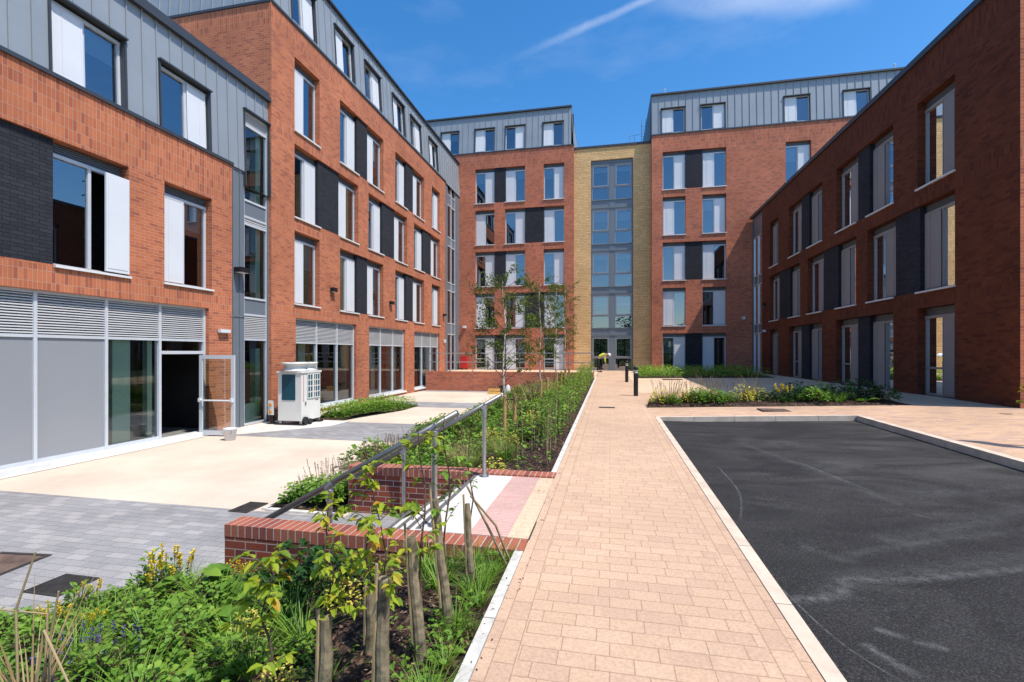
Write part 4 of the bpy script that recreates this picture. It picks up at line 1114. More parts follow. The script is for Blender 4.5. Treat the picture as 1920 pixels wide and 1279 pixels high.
# things left by the terrace wall
t = empty('crate', (-6.05, 24.4, ZC+.002), 'yellow plastic crate on the court by the terrace wall', 'crate')
mb = MB(); mb.box(-.26, .26, -.18, .18, 0, .03)
for a, b, c, d in ((-.28, .28, -.2, -.181), (-.28, .28, .181, .2), (-.28, -.261, -.18, .18), (.261, .28, -.18, .18)):
    mb.box(a, b, c, d, 0, .12); mb.box(a, b, c, d, .18, .28)
mb.build('tray', M['yellow'], t)
t = empty('tub', (-5.75, 25.3, ZC+.002), 'black builders tub beside the terrace wall', 'tub')
mb = MB(); mb.lathe([(.18, 0), (.25, .36), (.28, .36), (.28, .39), (.24, .39), (.17, .02), (.0005, .02)], n=20); mb.build('tub_body', M['black'], t)
mb = MB(); mb.tube([(-.27, 0, .36), (-.33, 0, .40), (-.33, .08, .40), (-.27, .08, .36)], .012, 6); mb.build('handle', M['black'], t)
t = empty('bottle', (-5.25, 24.2, ZC+.002), 'white plastic bottle standing near the far end of the court', 'bottle')
mb = MB(); mb.lathe([(.12, 0), (.13, .04), (.13, .36), (.10, .45), (.05, .50), (.05, .53)], n=18); mb.build('bottle_body', M['white'], t, smooth=True)
mb = MB(); mb.lathe([(.055, .531), (.055, .58), (.0005, .58)], n=14); mb.build('cap', M['red'], t)
# a sign whose shadow falls on the right hand pavement
t = empty('sign_post', (6.9, 7.9, zr(6.9, 7.9)), 'square sign on a thin post at the right pavement edge', 'sign', rz=math.radians(-62))
mb = MB(); mb.tube([(0, 0, 0), (0, 0, 2.6)], .03, 10); mb.build('post', M['galv'], t)
mb = MB(); mb.box(-.32, .32, -.045, -.032, 2.0, 2.62); mb.build('sign_plate', M['white'], t)

# ------------------------------------------------------------------ plants
V = Vector
def rnd_up(a=.5): return V((R.uniform(-a, a), R.uniform(-a, a), 1))
def m_clump(name, mat, n, r, h, ls, lw, flat=.4, stems=0, droop=.3, segs=2):
    """a low leafy mound made of single leaves"""
    mb = MB()
    for _ in range(stems):
        a = R.uniform(0, 2*PI); q = R.uniform(.3, 1.0)
        mb.tube([(0.03*math.cos(a), .03*math.sin(a), 0), (r*q*.6*math.cos(a), r*q*.6*math.sin(a), h*.5), (r*q*math.cos(a), r*q*math.sin(a), h*(1-.5*q))], [.006, .004, .002], 5, 1)
    for _ in range(n):
        a = R.uniform(0, 2*PI); q = math.sqrt(R.random()); rr = r*q*(1+.25*math.sin(3*a+n)); z = h*(1-.65*q*q)*R.uniform(.25, 1)
        d = V((math.cos(a+R.uniform(-.8, .8)), math.sin(a+R.uniform(-.8, .8)), R.uniform(-.1, flat*2)))
        s_ = R.uniform(.65, 1.25)
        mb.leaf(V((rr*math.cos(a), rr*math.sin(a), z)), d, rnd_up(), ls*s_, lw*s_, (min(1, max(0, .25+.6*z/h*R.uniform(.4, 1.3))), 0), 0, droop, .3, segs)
    return mb
def m_tuft(n, ln, wd, bend, r=.05, up=1.6, mi=0):
    mb = MB()
    for _ in range(n):
        a = R.uniform(0, 2*PI); q = R.random()*r
        mb.blade((q*math.cos(a), q*math.sin(a), 0), (math.cos(a)*.5, math.sin(a)*.5, up*R.uniform(.6, 1.3)), ln*R.uniform(.55, 1.1), wd, bend*R.uniform(.4, 1.5), (R.random(), 0), mi)
    return mb
def m_spikes(n, h0, h1, r, fn, fs, mat=0):
    """upright flower or seed spikes"""
    mb = MB()
    for _ in range(n):
        a = R.uniform(0, 2*PI); q = math.sqrt(R.random())*r; H = R.uniform(h0, h1)
        b = V((q*math.cos(a), q*math.sin(a), 0)); t = b*1.5 + V((0, 0, H))
        mb.tube([b, t], [.0025, .0015], 4, 1)
        for k in range(fn):
            f = 1-.28*k/fn
            mb.leaf(b+(t-b)*f, V((R.uniform(-1, 1), R.uniform(-1, 1), R.uniform(.1, .9))), rnd_up(), fs*R.uniform(.7, 1.2), fs*.7, (R.random(), 0), 0, .1, .2, 1)
    return mb
def thing_mesh(mb, name, mats, loc, label, cat, group=None, rz=0, sc=1):
    o = mb.build(name, mats); o.location = loc; o.rotation_euler = (0, 0, rz); o.scale = (sc, sc, sc)
    return tag(o, label, cat, group)

# ---- front bed: staked saplings
GS = 'rough timber stakes in the front bed'; GP = 'saplings tied to the timber stakes'
def stake(x, y, f, h, label, lean=(0, 0), r=.043):
    z = f(x, y)
    t = empty('timber_stake', (x, y, z), label, 'stake', GS)
    mb = MB(); n = 7
    path = [(lean[0]*k/n+.004*math.sin(k*1.7+x*9), lean[1]*k/n+.004*math.cos(k*2.1+y*7), -.12+(h+.12)*k/n) for k in range(n+1)]
    mb.tube(path, [r*(1.12-.30*k/n+.03*math.sin(k*2.3+x*20)) for k in range(n+1)], 10); mb.build('post', M['timber'], t, smooth=False)
    mb = MB(); p = path[-1]
    mb.tube([(p[0]*.3-r*.9, p[1]*.3-r*.6, h*.15), (p[0]-r*.8, p[1]-r*.6, h*1.12)], [.010, .008], 6); mb.build('cane', M['cane'], t)
    return t
def sapling(x, y, f, H, nl, label, mat='lf_lime', ls=.085, z0=.35, lean=(0, 0), group=GP):
    z = f(x, y)
    t = empty('sapling', (x, y, z), label, 'sapling', group)
    mb = MB(); n = 8; pts = [V((lean[0]*k/n+.02*math.sin(k*1.3+x*5), lean[1]*k/n+.02*math.cos(k*1.9+y*3), H*k/n-.02)) for k in range(n+1)]
    mb.tube(pts, [.007*(1-.75*k/n)+.0015 for k in range(n+1)], 6)
    lf = MB()
    def at(s_):
        s_ = min(.999, max(0, s_))*n; i = int(s_); return pts[i].lerp(pts[i+1], s_-i)
    for b in range(max(4, nl//7)):
        s_ = z0+(1-z0)*R.random()**.9; p = at(s_); a = R.uniform(0, 2*PI); L = R.uniform(.05, .20)*(1.25-.6*s_)
        q = p+V((math.cos(a)*L, math.sin(a)*L, L*R.uniform(.2, .9)))
        mb.tube([p, p.lerp(q, .5)+V((0, 0, .008)), q], [.003, .002, .001], 5)
        for k in range(7):
            w = p.lerp(q, R.uniform(.25, 1.05)); aa = a+R.uniform(-1.6, 1.6); sz = ls*R.uniform(.55, 1.15)
            lf.leaf(w, V((math.cos(aa), math.sin(aa), R.uniform(-.5, .5))), rnd_up(.6), sz, sz*.56, (min(1, max(0, R.gauss(.5, .24))), 0), 0, .35, .35)
    mb.build('stem', M['stem'], t); lf.build('leaves', M[mat], t)
    return t
for x, y, zt, ln, r_, lb in ((-1.36, 2.05, -1.30, (0, .02), .040, 'short split timber stake, leftmost of the rough stakes in the front bed'),
                    (-1.33, 2.45, -1.33, (.0, .0), .036, 'short timber stake second from the left, in the middle of the front bed'),
                    (-1.07, 2.06, -1.08, (.01, .02), .041, 'thick mossy timber stake low in front, its base out of frame'),
                    (-1.00, 2.42, -1.03, (-.09, .03), .038, 'tall greenish timber stake standing in the dark bark mulch'),
                    (-.955, 2.75, -.92, (-.12, .03), .034, 'tallest leaning timber stake, just in front of the nearer handrail post'),
                    (-.965, 3.25, -1.10, (-.05, .02), .031, 'dark slim timber stake close to the right end of the front wall')):
    stake(x, y, zfront, zt-zfront(x, y), lb, ln, r_*.86)
for x, y, H, nl, ls, z0, lb in ((-1.38, 2.12, .74, 120, .06, .45, 'lime leaved sapling on the leftmost short stake'), (-1.36, 2.50, 1.12, 150, .06, .36, 'tall lime leaved sapling rising from the second short stake'),
                        (-1.10, 2.14, .95, 125, .06, .4, 'bushy yellow green sapling on the thick low stake'), (-1.04, 2.50, 1.28, 125, .062, .42, 'dense green sapling climbing the tall greenish stake'),
                        (-1.02, 2.85, 1.30, 110, .055, .45, 'dark green sapling twining round the tallest leaning stake'), (-1.0, 3.3, 1.02, 26, .045, .5, 'nearly bare sapling on the dark slim stake'),
                        (-1.62, 1.98, .78, 120, .074, .25, 'orange tinged lime sapling left of the stakes at the bottom edge'), (-1.72, 2.62, .82, 100, .064, .35, 'lime sapling in front of the brick wall above dark green bush')):
    sapling(x, y, zfront, H, nl, lb, 'lf_mid' if z0 >= .45 and y > 2.7 else 'lf_lime', ls, z0)
t = empty('garden_cane', (-.80, 3.62, zfront(-.80, 3.62)), 'pale loose cane leaning against the dark slim stake', 'cane')
mb = MB(); mb.tube([(0, 0, 0), (-.12, -.10, .32), (-.26, -.2, .66)], [.013, .011, .009], 6); mb.build('culm', M['cane'], t)
mb = MB(); mb.tube([(.03, .03, 0), (-.06, -.10, .34), (-.22, -.24, .60)], [.012, .010, .008], 6); mb.build('second_culm', M['cane'], t)

# ---- front bed: leafy perennials
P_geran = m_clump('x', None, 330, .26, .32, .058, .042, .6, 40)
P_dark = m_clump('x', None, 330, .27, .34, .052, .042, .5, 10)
P_herb = m_clump('x', None, 260, .17, .46, .085, .026, .8, 18)
P_broad = MB()
for k in range(13):
    a = R.uniform(0, 2*PI); L = R.uniform(.10, .24); q = V((math.cos(a)*L, math.sin(a)*L, R.uniform(.10, .26)))
    P_broad.tube([(0, 0, 0), q*.5+V((0, 0, .05)), q], [.005, .004, .003], 5, 1)
    for da in (-.5, 0, .5):
        d = V((math.cos(a+da), math.sin(a+da), R.uniform(-.1, .25))); P_broad.leaf(q, d, rnd_up(.3), R.uniform(.14, .19), R.uniform(.11, .15), (R.uniform(.2, .9), 0), 0, .3, .2)
P_long = MB()
for k in range(11):
    a = R.uniform(0, 2*PI); P_long.leaf(V((.02*math.cos(a), .02*math.sin(a), .01)), V((math.cos(a), math.sin(a), R.uniform(.3, 1.1))), rnd_up(.2), R.uniform(.16, .28), R.uniform(.06, .085), (R.uniform(.3, 1), 0), 0, .55, .3)
P_eun = m_clump('x', None, 260, .19, .30, .036, .022, .6, 16)
P_yel = m_spikes(16, .26, .42, .12, 26, .026)
P_lav = m_spikes(9, .22, .36, .16, 14, .020)
P_grass = m_tuft(70, .30, .009, .9, .07)
P_fine = m_tuft(110, .26, .005, 1.1, .10)
P_straw = m_tuft(80, .75, .007, .8, .07, 2.2)
P_seed = m_spikes(26, .22, .36, .2, 9, .018)
def proto(mb, name, mats):
    o = mb.build(name, mats); return o
PR = {}
def make(key, mb, name, mats, extra=None):
    PR[key] = (mb, name, mats, extra); PR[key+'_o'] = None
def plant(key, x, y, f, label, cat, group=None, rz=None, sc=1.0, dz=-.01):
    mb, name, mats, extra = PR[key]
    src = PR[key+'_o']
    loc = (x, y, f(x, y)+dz); rz = R.uniform(0, 6.28) if rz is None else rz
    if src is None:
        o = mb.build(name, [M[m] for m in mats])
        if extra:
            for emb, en, em in extra: emb.build(en, [M[m] for m in em], o)
        PR[key+'_o'] = o
    else:
        o = src.copy(); COL.objects.link(o)
        for k in ('group',):
            if k in o: del o[k]
        for chd in list(src.children):
            d = chd.copy(); COL.objects.link(d); d.parent = o
    o.location = loc; o.rotation_euler = (0, 0, rz); o.scale = (sc, sc, sc*R.uniform(.9, 1.1))
    return tag(o, label, cat, group)
make('geran', P_geran, 'leafy_plant', ['lf_green', 'stem']); make('geran2', P_geran, 'leafy_plant', ['lf_mid', 'stem'])
make('dark', P_dark, 'leafy_bush', ['lf_dark', 'stem']); make('herb', P_herb, 'leafy_herb', ['lf_green', 'stem'])
make('broad', P_broad, 'broad_leaved_plant', ['lf_green', 'stem']); make('long', P_long, 'rosette_plant', ['lf_mid', 'stem'])
make('eun', P_eun, 'golden_shrub', ['lf_yellow', 'stem'])
make('yel', m_clump('x', None, 60, .14, .16, .07, .035, .6, 4), 'yellow_flower_plant', ['lf_mid', 'stem'], [(P_yel, 'flower_spikes', ['flower_y', 'stem'])])
make('lav', m_tuft(120, .22, .005, .35, .12), 'lavender', ['lf_green'], [(P_lav, 'flower_spikes', ['flower_p', 'lf_green'])])
make('grass', P_grass, 'grass_tuft', ['lf_mid']); make('fine', P_fine, 'grass_tuft', ['lf_green'])
make('straw', P_straw, 'feather_grass', ['straw'], [(m_tuft(60, .35, .007, .7, .08), 'green_blades', ['lf_green'])])
make('thrift', m_tuft(110, .17, .004, .8, .13), 'thrift_plant', ['lf_green'], [(P_seed, 'seed_heads', ['seed', 'straw'])])

GF = 'leafy green plants in the foreground bed'
LF = 'low leafy green plant in the crowded foreground bed'
for x, y, k, s_ in ((-3.75, 2.85, 'geran', .62), (-3.35, 3.25, 'geran2', .5), (-3.55, 2.95, 'geran', .75), (-3.1, 2.95, 'geran2', .6), (-2.75, 2.75, 'geran', .7), (-2.85, 2.35, 'geran', .72), (-3.15, 2.6, 'geran2', .65),
                  (-2.45, 2.35, 'geran2', .7), (-2.25, 2.75, 'geran', .6), (-2.05, 2.2, 'geran', .68), (-3.35, 2.2, 'geran', .75), (-3.75, 2.4, 'geran2', .6), (-2.6, 1.95, 'geran', .75), (-2.15, 1.8, 'geran2', .72), (-1.85, 1.85, 'geran', .6), (-4.1, 2.45, 'geran', .6),
                  (-1.75, 2.35, 'geran2', .5), (-2.5, 3.15, 'geran2', .55), (-3.0, 1.75, 'geran', .7), (-3.6, 1.95, 'geran2', .7)):
    plant(k, x, y, zfront, LF, 'plant', GF, sc=s_)
for x, y, s_, lb in ((-2.32, 3.2, 1.2, 'dense dark green bush against the front face of the low wall'), (-2.02, 3.1, 1.0, 'second dark green bush in front of the wall, nearer the stakes'), (-2.62, 3.2, .8, 'small dark green bush at the left part of the front wall')):
    plant('dark', x, y, zfront, lb, 'bush', sc=s_)
for x, y, s_, lb in ((-3.62, 3.12, .85, 'tallest leafy herb rising over the grey paving at the bed edge'), (-3.9, 2.78, .6, 'leafy herb beside the drain grate at the bed edge'), (-3.42, 3.1, .65, 'leafy herb just left of the yellow flowers')):
    plant('herb', x, y, zfront, lb, 'plant', sc=s_)
for x, y, s_, lb in ((-3.0, 2.85, .85, 'broad leaved green plant below the yellow flower spikes'), (-2.72, 3.05, .7, 'broad leaved green plant left of the dark bushes'), (-2.45, 2.6, .7, 'broad leaved green plant in the middle of the front bed'), (-1.3, 1.75, .7, 'broad pale leaf plant low beside the stakes'), (-.98, 1.92, .5, 'broad pale leaf plant alone on the mulch near the path edge'), (-1.75, 1.55, .8, 'broad leaved plant at the bottom edge of the frame')):
    plant('broad', x, y, zfront, lb, 'plant', sc=s_)
for x, y, s_, lb in ((-.88, 2.50, .5, 'small pale rosette plant by the path edging'), (-2.35, 2.15, 1.0, 'large rosette plant with long pale leaves in the front bed'), (-2.6, 2.5, .8, 'rosette plant with long leaves left of the golden shrub'), (-1.55, 3.1, .6, 'rosette plant below the front wall')):
    plant('long', x, y, zfront, lb, 'plant', sc=s_)
for x, y, s_, lb in ((-3.32, 3.02, .95, 'tallest clump of bright yellow flower spikes in the front bed'), (-3.72, 2.5, .6, 'yellow flower clump near the left edge of the front bed'), (-3.98, 2.88, .6, 'single yellow flower spike clump in front of the drain grate'), (-3.02, 3.35, .55, 'yellow flower clump at the left foot of the front wall'), (-3.3, 2.45, .4, 'small yellow flower clump among the lavender')):
    plant('yel', x, y, zfront, lb, 'flowers', sc=s_)
for x, y, s_, lb in ((-1.82, 2.95, .75, 'golden leaved shrub against the front wall between bush and stakes'), (-2.2, 2.5, .6, 'golden variegated shrub in the middle of the front bed'), (-1.62, 2.05, .7, 'golden variegated shrub left of the leftmost stake')):
    plant('eun', x, y, zfront, lb, 'shrub', sc=s_)
GL = 'purple lavender clumps in the front bed'
for x, y, s_ in ((-2.9, 2.15, .75), (-2.68, 2.05, .7), (-2.8, 1.9, .75)):
    plant('lav', x, y, zfront, 'purple flowering lavender clump low in the front bed', 'lavender', GL, sc=s_)
GG = 'green grass tufts along the path edging'
for k in range(20):
    y = 1.9+1.83*R.random()
    plant('grass' if k % 3 else 'fine', R.uniform(-.95, -.82) if k < 17 else R.uniform(-1.5, -1.0), y, zfront, 'green grass tuft in the front bed near the path edging', 'grass tuft', GG, sc=R.uniform(.5, .85))
for x, y in ((-1.25, 3.5), (-1.45, 3.55), (-1.05, 3.6), (-1.2, 3.2), (-2.1, 2.3), (-1.95, 2.6), (-3.2, 2.5), (-3.45, 3.4), (-2.0, 1.6), (-2.9, 2.9), (-2.65, 2.75), (-2.3, 2.4), (-2.75, 2.0), (-2.05, 2.05), (-3.15, 2.4), (-2.45, 1.8), (-3.4, 2.55), (-2.1, 2.75), (-1.9, 2.2), (-3.6, 2.6), (-3.1, 2.2), (-2.7, 2.3), (-2.5, 2.0), (-3.35, 2.75), (-2.25, 2.9), (-1.8, 2.5), (-3.0, 3.2), (-2.3, 1.9), (-3.5, 3.3)):
    plant('grass', x, y, zfront, 'bright green grass tuft among the front bed plants', 'grass tuft', 'grass tufts among the front bed plants', sc=R.uniform(.7, 1.1))
# dry ornamental grass close to the camera on the left
t = empty('dry_grass', (-2.74, 1.75, zfront(-2.74, 1.75)), 'dry straw coloured grass clump with a broken stem, at the lower left corner', 'dry grass')
mb = m_tuft(46, .62, .012, .55, .08, 2.0); mb.build('blades', M['straw'], t)
mb = MB()
for a, b, c in (((0, 0, 0), (.05, .02, .42), (.42, -.10, .22)), ((.06, .03, 0), (.09, .02, .40), (.14, .02, .62)), ((-.08, .0, 0), (-.13, .02, .5), (-.05, .05, .78)), ((.0, .05, 0), (-.02, .08, .46), (-.30, .0, .50))):
    mb.tube([a, b, c], [.006, .0055, .004], 6, 0, True, (.8, 0))
mb.build('stems', M['straw'], t)
# uncountable ground cover of the front bed
gc = MB()
def cover_leaves(n, pick, f, ls, hmax, base=(.2, .7)):
    for _ in range(n):
        x, y = pick(); z = f(x, y); a = R.uniform(0, 2*PI); h_ = R.random()**2*hmax; s_ = ls*R.uniform(.5, 1.2)
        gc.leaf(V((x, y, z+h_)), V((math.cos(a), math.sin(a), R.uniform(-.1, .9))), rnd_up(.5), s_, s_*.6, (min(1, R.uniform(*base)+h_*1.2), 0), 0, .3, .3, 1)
def pick_front():
    while True:
        y = R.uniform(1.1, 3.7); x = R.uniform(xl(y)+.15, -.82); t_ = (x-xl(y))/(-.8-xl(y))
        if hn(x*1.7, y*2.3) > .022: continue
        if R.random() < (1.0 if t_ < .58 else .16 + (.5 if t_ > .93 else 0)): return x, y
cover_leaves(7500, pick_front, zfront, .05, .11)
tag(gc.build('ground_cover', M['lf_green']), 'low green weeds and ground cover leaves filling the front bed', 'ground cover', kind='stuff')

# ---- long bed beside the path
gc = MB()
def pick_long():
    while True:
        x, y = R.uniform(-4.65, -.85), R.uniform(6.25, 25.8)
        if x > -2.2 and y < 8.6 and R.random() < .75: continue
        if x > -1.5 and R.random() < .3: continue
        return x, y
cover_leaves(15000, pick_long, zbed, .10, .28)
tag(gc.build('ground_cover', M['lf_green']), 'dense low green ground cover in the long sloping bed beside the path', 'ground cover', kind='stuff')
gc = MB()
cover_leaves(1600, lambda: (R.uniform(-4.65, -3.62), R.uniform(5.85, 6.6)), lambda x, y: zbed(x, y)+.05, .09, .22)
tag(gc.build('ground_cover', M['lf_green']), 'green ground cover at the left end of the rear low wall', 'ground cover', kind='stuff')
GHW = 'slender hedge whips along the path edge'
LH = 'slender green hedge whip with a thin cane in the row along the path edging'
hw = []
def make_whip(nl, H, mat):
    t = empty('hedge_whip', (0, 0, 0), LH, 'hedge plant', GHW)
    st = MB(); lf = MB()
    st.tube([(0, 0, -.05), (.02, .01, H*.5), (.0, .03, H)], [.006, .004, .002], 5)
    for k in range(nl):
        s_ = .2+.8*R.random(); a = R.uniform(0, 2*PI); L = R.uniform(.02, .17)*(1.2-.6*s_)
        p = V((.01, .01, H*s_)); q = p+V((math.cos(a)*L, math.sin(a)*L, L*.7))
        if k % 4 == 0: st.tube([p, q], [.0025, .001], 4)
        sz = R.uniform(.04, .075)
        lf.leaf(q, V((math.cos(a+R.uniform(-1, 1)), math.sin(a+R.uniform(-1, 1)), R.uniform(-.3, .6))), rnd_up(), sz, sz*.6, (R.random(), 0), 0, .3, .3, 1)
    st.build('stem', M['stem'], t); lf.build('leaves', M[mat], t)
    cn = MB(); cn.tube([(.05, .02, -.05), (.03+R.uniform(-.08, .08), .03, H*R.uniform(.7, 1.1))], [.006, .005], 6); cn.build('cane', M['cane'], t)
    return t
whips = [make_whip(70, .82, 'lf_mid'), make_whip(80, .75, 'lf_green'), make_whip(75, .88, 'lf_lime'), make_whip(16, .8, 'lf_green')]
used = set(); n_ = 0
y = 6.75
while y < 25.6:
    for x in (-.98, -1.30):
        i = 3 if (y < 9 and R.random() < .75) else R.choice([0, 0, 1, 1, 2])
        loc = (x+R.uniform(-.06, .06), y+R.uniform(-.1, .1)+(.2 if x < -1.2 else 0), 0); loc = (loc[0], loc[1], zbed(loc[0], loc[1]))
        if i not in used: used.add(i); o = whips[i]; o.location = loc
        else: o = dup(whips[i], loc, R.uniform(0, 6.28), R.uniform(.8, 1.15))
        o['label'] = LH
    y += .40
for i in range(4):
    if i not in used: whips[i].location = (-1.2, 12+i, zbed(-1.2, 12+i))
GM = 'leafy clumps in the long bed'
for k in range(46):
    x, y = pick_long()
    if x > -1.5: x -= 1
    plant(R.choice(['geran', 'geran', 'geran2', 'dark']), x, y, zbed, 'leafy green clump in the long bed between the court and the path', 'plant', GM, sc=R.uniform(1.1, 1.9))
GT = 'blond feather grasses in the long bed'
for x, y, s_ in ((-2.15, 6.9, 1.0), (-2.5, 7.4, .9), (-1.75, 7.5, .85), (-1.75, 9.2, 1.0), (-2.6, 12.8, 1.43), (-2.3, 14.0, 1.56), (-2.9, 15.5, 1.62), (-2.0, 17.0, 1.56), (-3.0, 18.2, 1.69), (-2.4, 19.2, 1.56), (-3.2, 20.6, 1.69), (-2.6, 22, 1.56), (-3.4, 12.0, 1.0), (-3.0, 9.6, .8), (-1.6, 13.0, 1.0)):
    plant('straw', x, y, zbed, 'blond feathery grass clump in the long bed beside the path', 'grass', GT, sc=s_)
for x, y, s_, lb in ((-1.58, 6.42, 1.0, 'golden leaved shrub just behind the upper handrail post'), (-1.95, 6.35, .6, 'small golden shrub low behind the rear brick wall coping'), (-2.35, 9.2, 1.2, 'golden shrub in the long bed left of the first birch stakes'), (-1.75, 10.9, 1.3, 'golden shrub right of the first birch stakes'), (-1.8, 8.6, .9, 'golden shrub in front of the first birch')):
    plant('eun', x, y, zbed, lb, 'shrub', sc=s_)
GR = 'thrift clumps with dry seed heads along the court edge of the long bed'
for k in range(26):
    y = 6.3+k*.30+R.uniform(-.1, .1) if k < 20 else 12.5+(k-20)*1.1
    plant('thrift', R.uniform(-4.55, -4.2), y, zbed, 'thrift clump with dry seed heads along the court side edging', 'plant', GR, sc=R.uniform(.9, 1.3))
for k in range(18):
    plant('fine', R.uniform(-3.2, -1.6), R.uniform(6.4, 12), zbed, 'fine green grass clump in the long bed', 'grass', 'fine green grasses in the long bed', sc=R.uniform(1.2, 1.9))

# ---- birches with their stakes
def birch(x, y, H, label, seed, nb, cw):
    rr = random.Random(seed); z = zbed(x, y)
    t = empty('birch_tree', (x, y, z), label, 'tree')
    tr = MB(); n = 12
    pts = [V((.035*math.sin(k*1.1+seed)*k/n, .03*math.cos(k*.9+seed)*k/n, -.05+H*k/n)) for k in range(n+1)]
    tr.tube(pts, [.030*(1-.85*k/n)+.004 for k in range(n+1)], 8)
    lf = MB(); br = MB()
    def at(s_):
        s_ = min(.999, s_)*n; i = int(s_); return pts[i].lerp(pts[i+1], s_-i)
    for b in range(nb):
        s_ = .34+.64*(b+rr.random()*.6)/nb; p = at(s_); a = b*2.4+rr.uniform(-.4, .4); L = cw*rr.uniform(.65, 1.1)*(1.15-.75*abs(s_-.5))
        q1 = p+V((math.cos(a)*L*.5, math.sin(a)*L*.5, L*.42)); q2 = p+V((math.cos(a)*L, math.sin(a)*L, L*.75)); q3 = q2+V((math.cos(a)*.12, math.sin(a)*.12, rr.uniform(-.15, .1)))
        br.tube([p, q1, q2, q3], [.009, .006, .004, .0015], 5)
        for tw in range(6):
            w0 = [p, q1, q2, q3][rr.randint(1, 3)].lerp(q2, rr.random()); aa = a+rr.uniform(-1.4, 1.4); l2 = rr.uniform(.12, .34)
            w1 = w0+V((math.cos(aa)*l2, math.sin(aa)*l2, rr.uniform(-.12, .22)))
            br.tube([w0, w1], [.003, .001], 4)
            for _ in range(rr.randint(17, 30)):
                c = w0.lerp(w1, rr.uniform(.2, 1.15))+V((rr.uniform(-.04, .04), rr.uniform(-.04, .04), rr.uniform(-.06, .04))); ab = rr.uniform(0, 6.28); sz = rr.uniform(.03, .048)
                lf.leaf(c, V((math.cos(ab), math.sin(ab), rr.uniform(-1.1, .2))), V((rr.uniform(-1, 1), rr.uniform(-1, 1), .6)), sz, sz*.72, (rr.random(), 0), 0, .2, .2, 1)
    tr.build('trunk', M['birch'], t); br.build('branches', M['stem'], t); lf.build('crown', M['lf_birch'], t)
    for sx, lb in ((.09, 'nearer'), (.22, 'farther')): pass
    return t
GK = 'round pine tree stakes beside the birches'
k_ = 0
for x, y, H, nb, cw, nm in ((-2.27, 10.05, 3.45, 32, .5, 'nearest'), (-2.2, 15.05, 4.0, 32, .47, 'second'), (-2.2, 19.6, 4.5, 30, .47, 'third'), (-2.2, 23.6, 5.0, 28, .47, 'farthest')):
    birch(x, y, H, '%s young white stemmed birch in the long bed, counted from the steps' % nm, 5+k_, nb, cw); k_ += 1
    for dx, dy, w in ((.06, -.22, 'left'), (.22, .1, 'right')):
        t = empty('tree_stake', (x+dx, y+dy, zbed(x+dx, y+dy)), 'round pine stake at the %s side of the %s birch' % (w, nm), 'stake', GK)
        mb = MB(); mb.tube([(0, 0, -.1), (.005, 0, .9), (.005, 0, .915)], [.042, .040, .034], 12); mb.build('post', M['pine'], t)
        mb = MB(); mb.tube([(-.01, -.045, .78), (-dx*.9, -dy, .80), (-dx*.9, -dy+.03, .74)], .012, 6); mb.build('tie', M['rubber'], t)

# ---- planted bed beyond the asphalt
for key, x, y, lb, cat, s_ in (('eun', 1.35, 13.55, 'golden shrub at the left tip of the bed beyond the asphalt', 'shrub', 1.15), ('eun', 1.98, 13.7, 'second golden shrub from the left in the bed beyond the asphalt', 'shrub', 1.0), ('eun', 3.55, 13.75, 'pale golden shrub in the middle of the bed beyond the asphalt', 'shrub', 1.15),
                     ('eun', 4.05, 14.1, 'golden shrub behind the middle of the bed beyond the asphalt', 'shrub', 1.1), ('yel', 4.5, 13.6, 'bright yellow flower clump at the shadow edge of the bed', 'flowers', .9),
                     ('straw', 1.75, 14.2, 'brown feather grass at the left of the bed beyond the asphalt', 'grass', .8), ('straw', 2.75, 14.2, 'tallest blond grass in the bed beyond the asphalt', 'grass', 1.05), ('straw', 3.95, 14.45, 'blond grass behind the golden shrubs of the bed beyond the asphalt', 'grass', .95),
                     ('thrift', 2.3, 14.1, 'seed head plant left of the tallest blond grass', 'plant', 1.3), ('thrift', 1.6, 13.9, 'seed head plant beside the left golden shrub', 'plant', 1.3), ('thrift', 3.2, 14.2, 'seed head plant right of the tallest blond grass', 'plant', 1.2),
                     ('grass', 5.75, 13.45, 'pale green grass tuft in the shaded end of the bed', 'grass', 1.1), ('long', 6.3, 13.4, 'pale spiky plant near the right end of the shaded bed', 'plant', 1.1)):
    plant(key, x, y, zb2, lb, cat, sc=s_*1.35)
for x, y, s_ in ((2.35, 13.6, 1.0), (2.75, 13.55, .9), (3.05, 13.65, .8), (4.35, 13.75, .9), (4.9, 13.75, 1.0), (5.2, 13.5, .9), (5.5, 14.0, 1.2), (6.0, 13.8, 1.2), (6.5, 13.9, 1.2), (6.8, 13.5, .9), (5.0, 14.3, 1.2), (2.5, 14.0, .9), (1.65, 13.5, .7)):
    plant(R.choice(['geran', 'dark', 'geran2']), x, y, zb2, 'low green clump in the bed beyond the asphalt', 'plant', 'green clumps in the bed beyond the asphalt', sc=s_*1.35)
gc = MB(); cover_leaves(1500, lambda: (R.uniform(1.2, 7.0), R.uniform(13.5, 14.9)), zb2, .06, .12)
tag(gc.build('ground_cover', M['lf_green']), 'low green ground cover in the bed beyond the asphalt', 'ground cover', kind='stuff')
gc = MB(); cover_leaves(6500, lambda: (R.uniform(1.5, 7.9), R.uniform(25.05, 31.4)), zb3, .13, .42)
tag(gc.build('ground_cover', M['lf_mid']), 'bright green ground cover of the far bed in front of the rear right block', 'ground cover', kind='stuff')
def pick4():
    t_ = R.random(); return (-9.7+R.random()*(1.25+.7*min(1, t_*1.6)), 13.95+t_*4.3)
gc = MB(); cover_leaves(5600, lambda: pick4(), zb4, .10, .36)
tag(gc.build('ground_cover', M['lf_green']), 'green ground cover of the small bed in front of the shopfront', 'ground cover', kind='stuff')
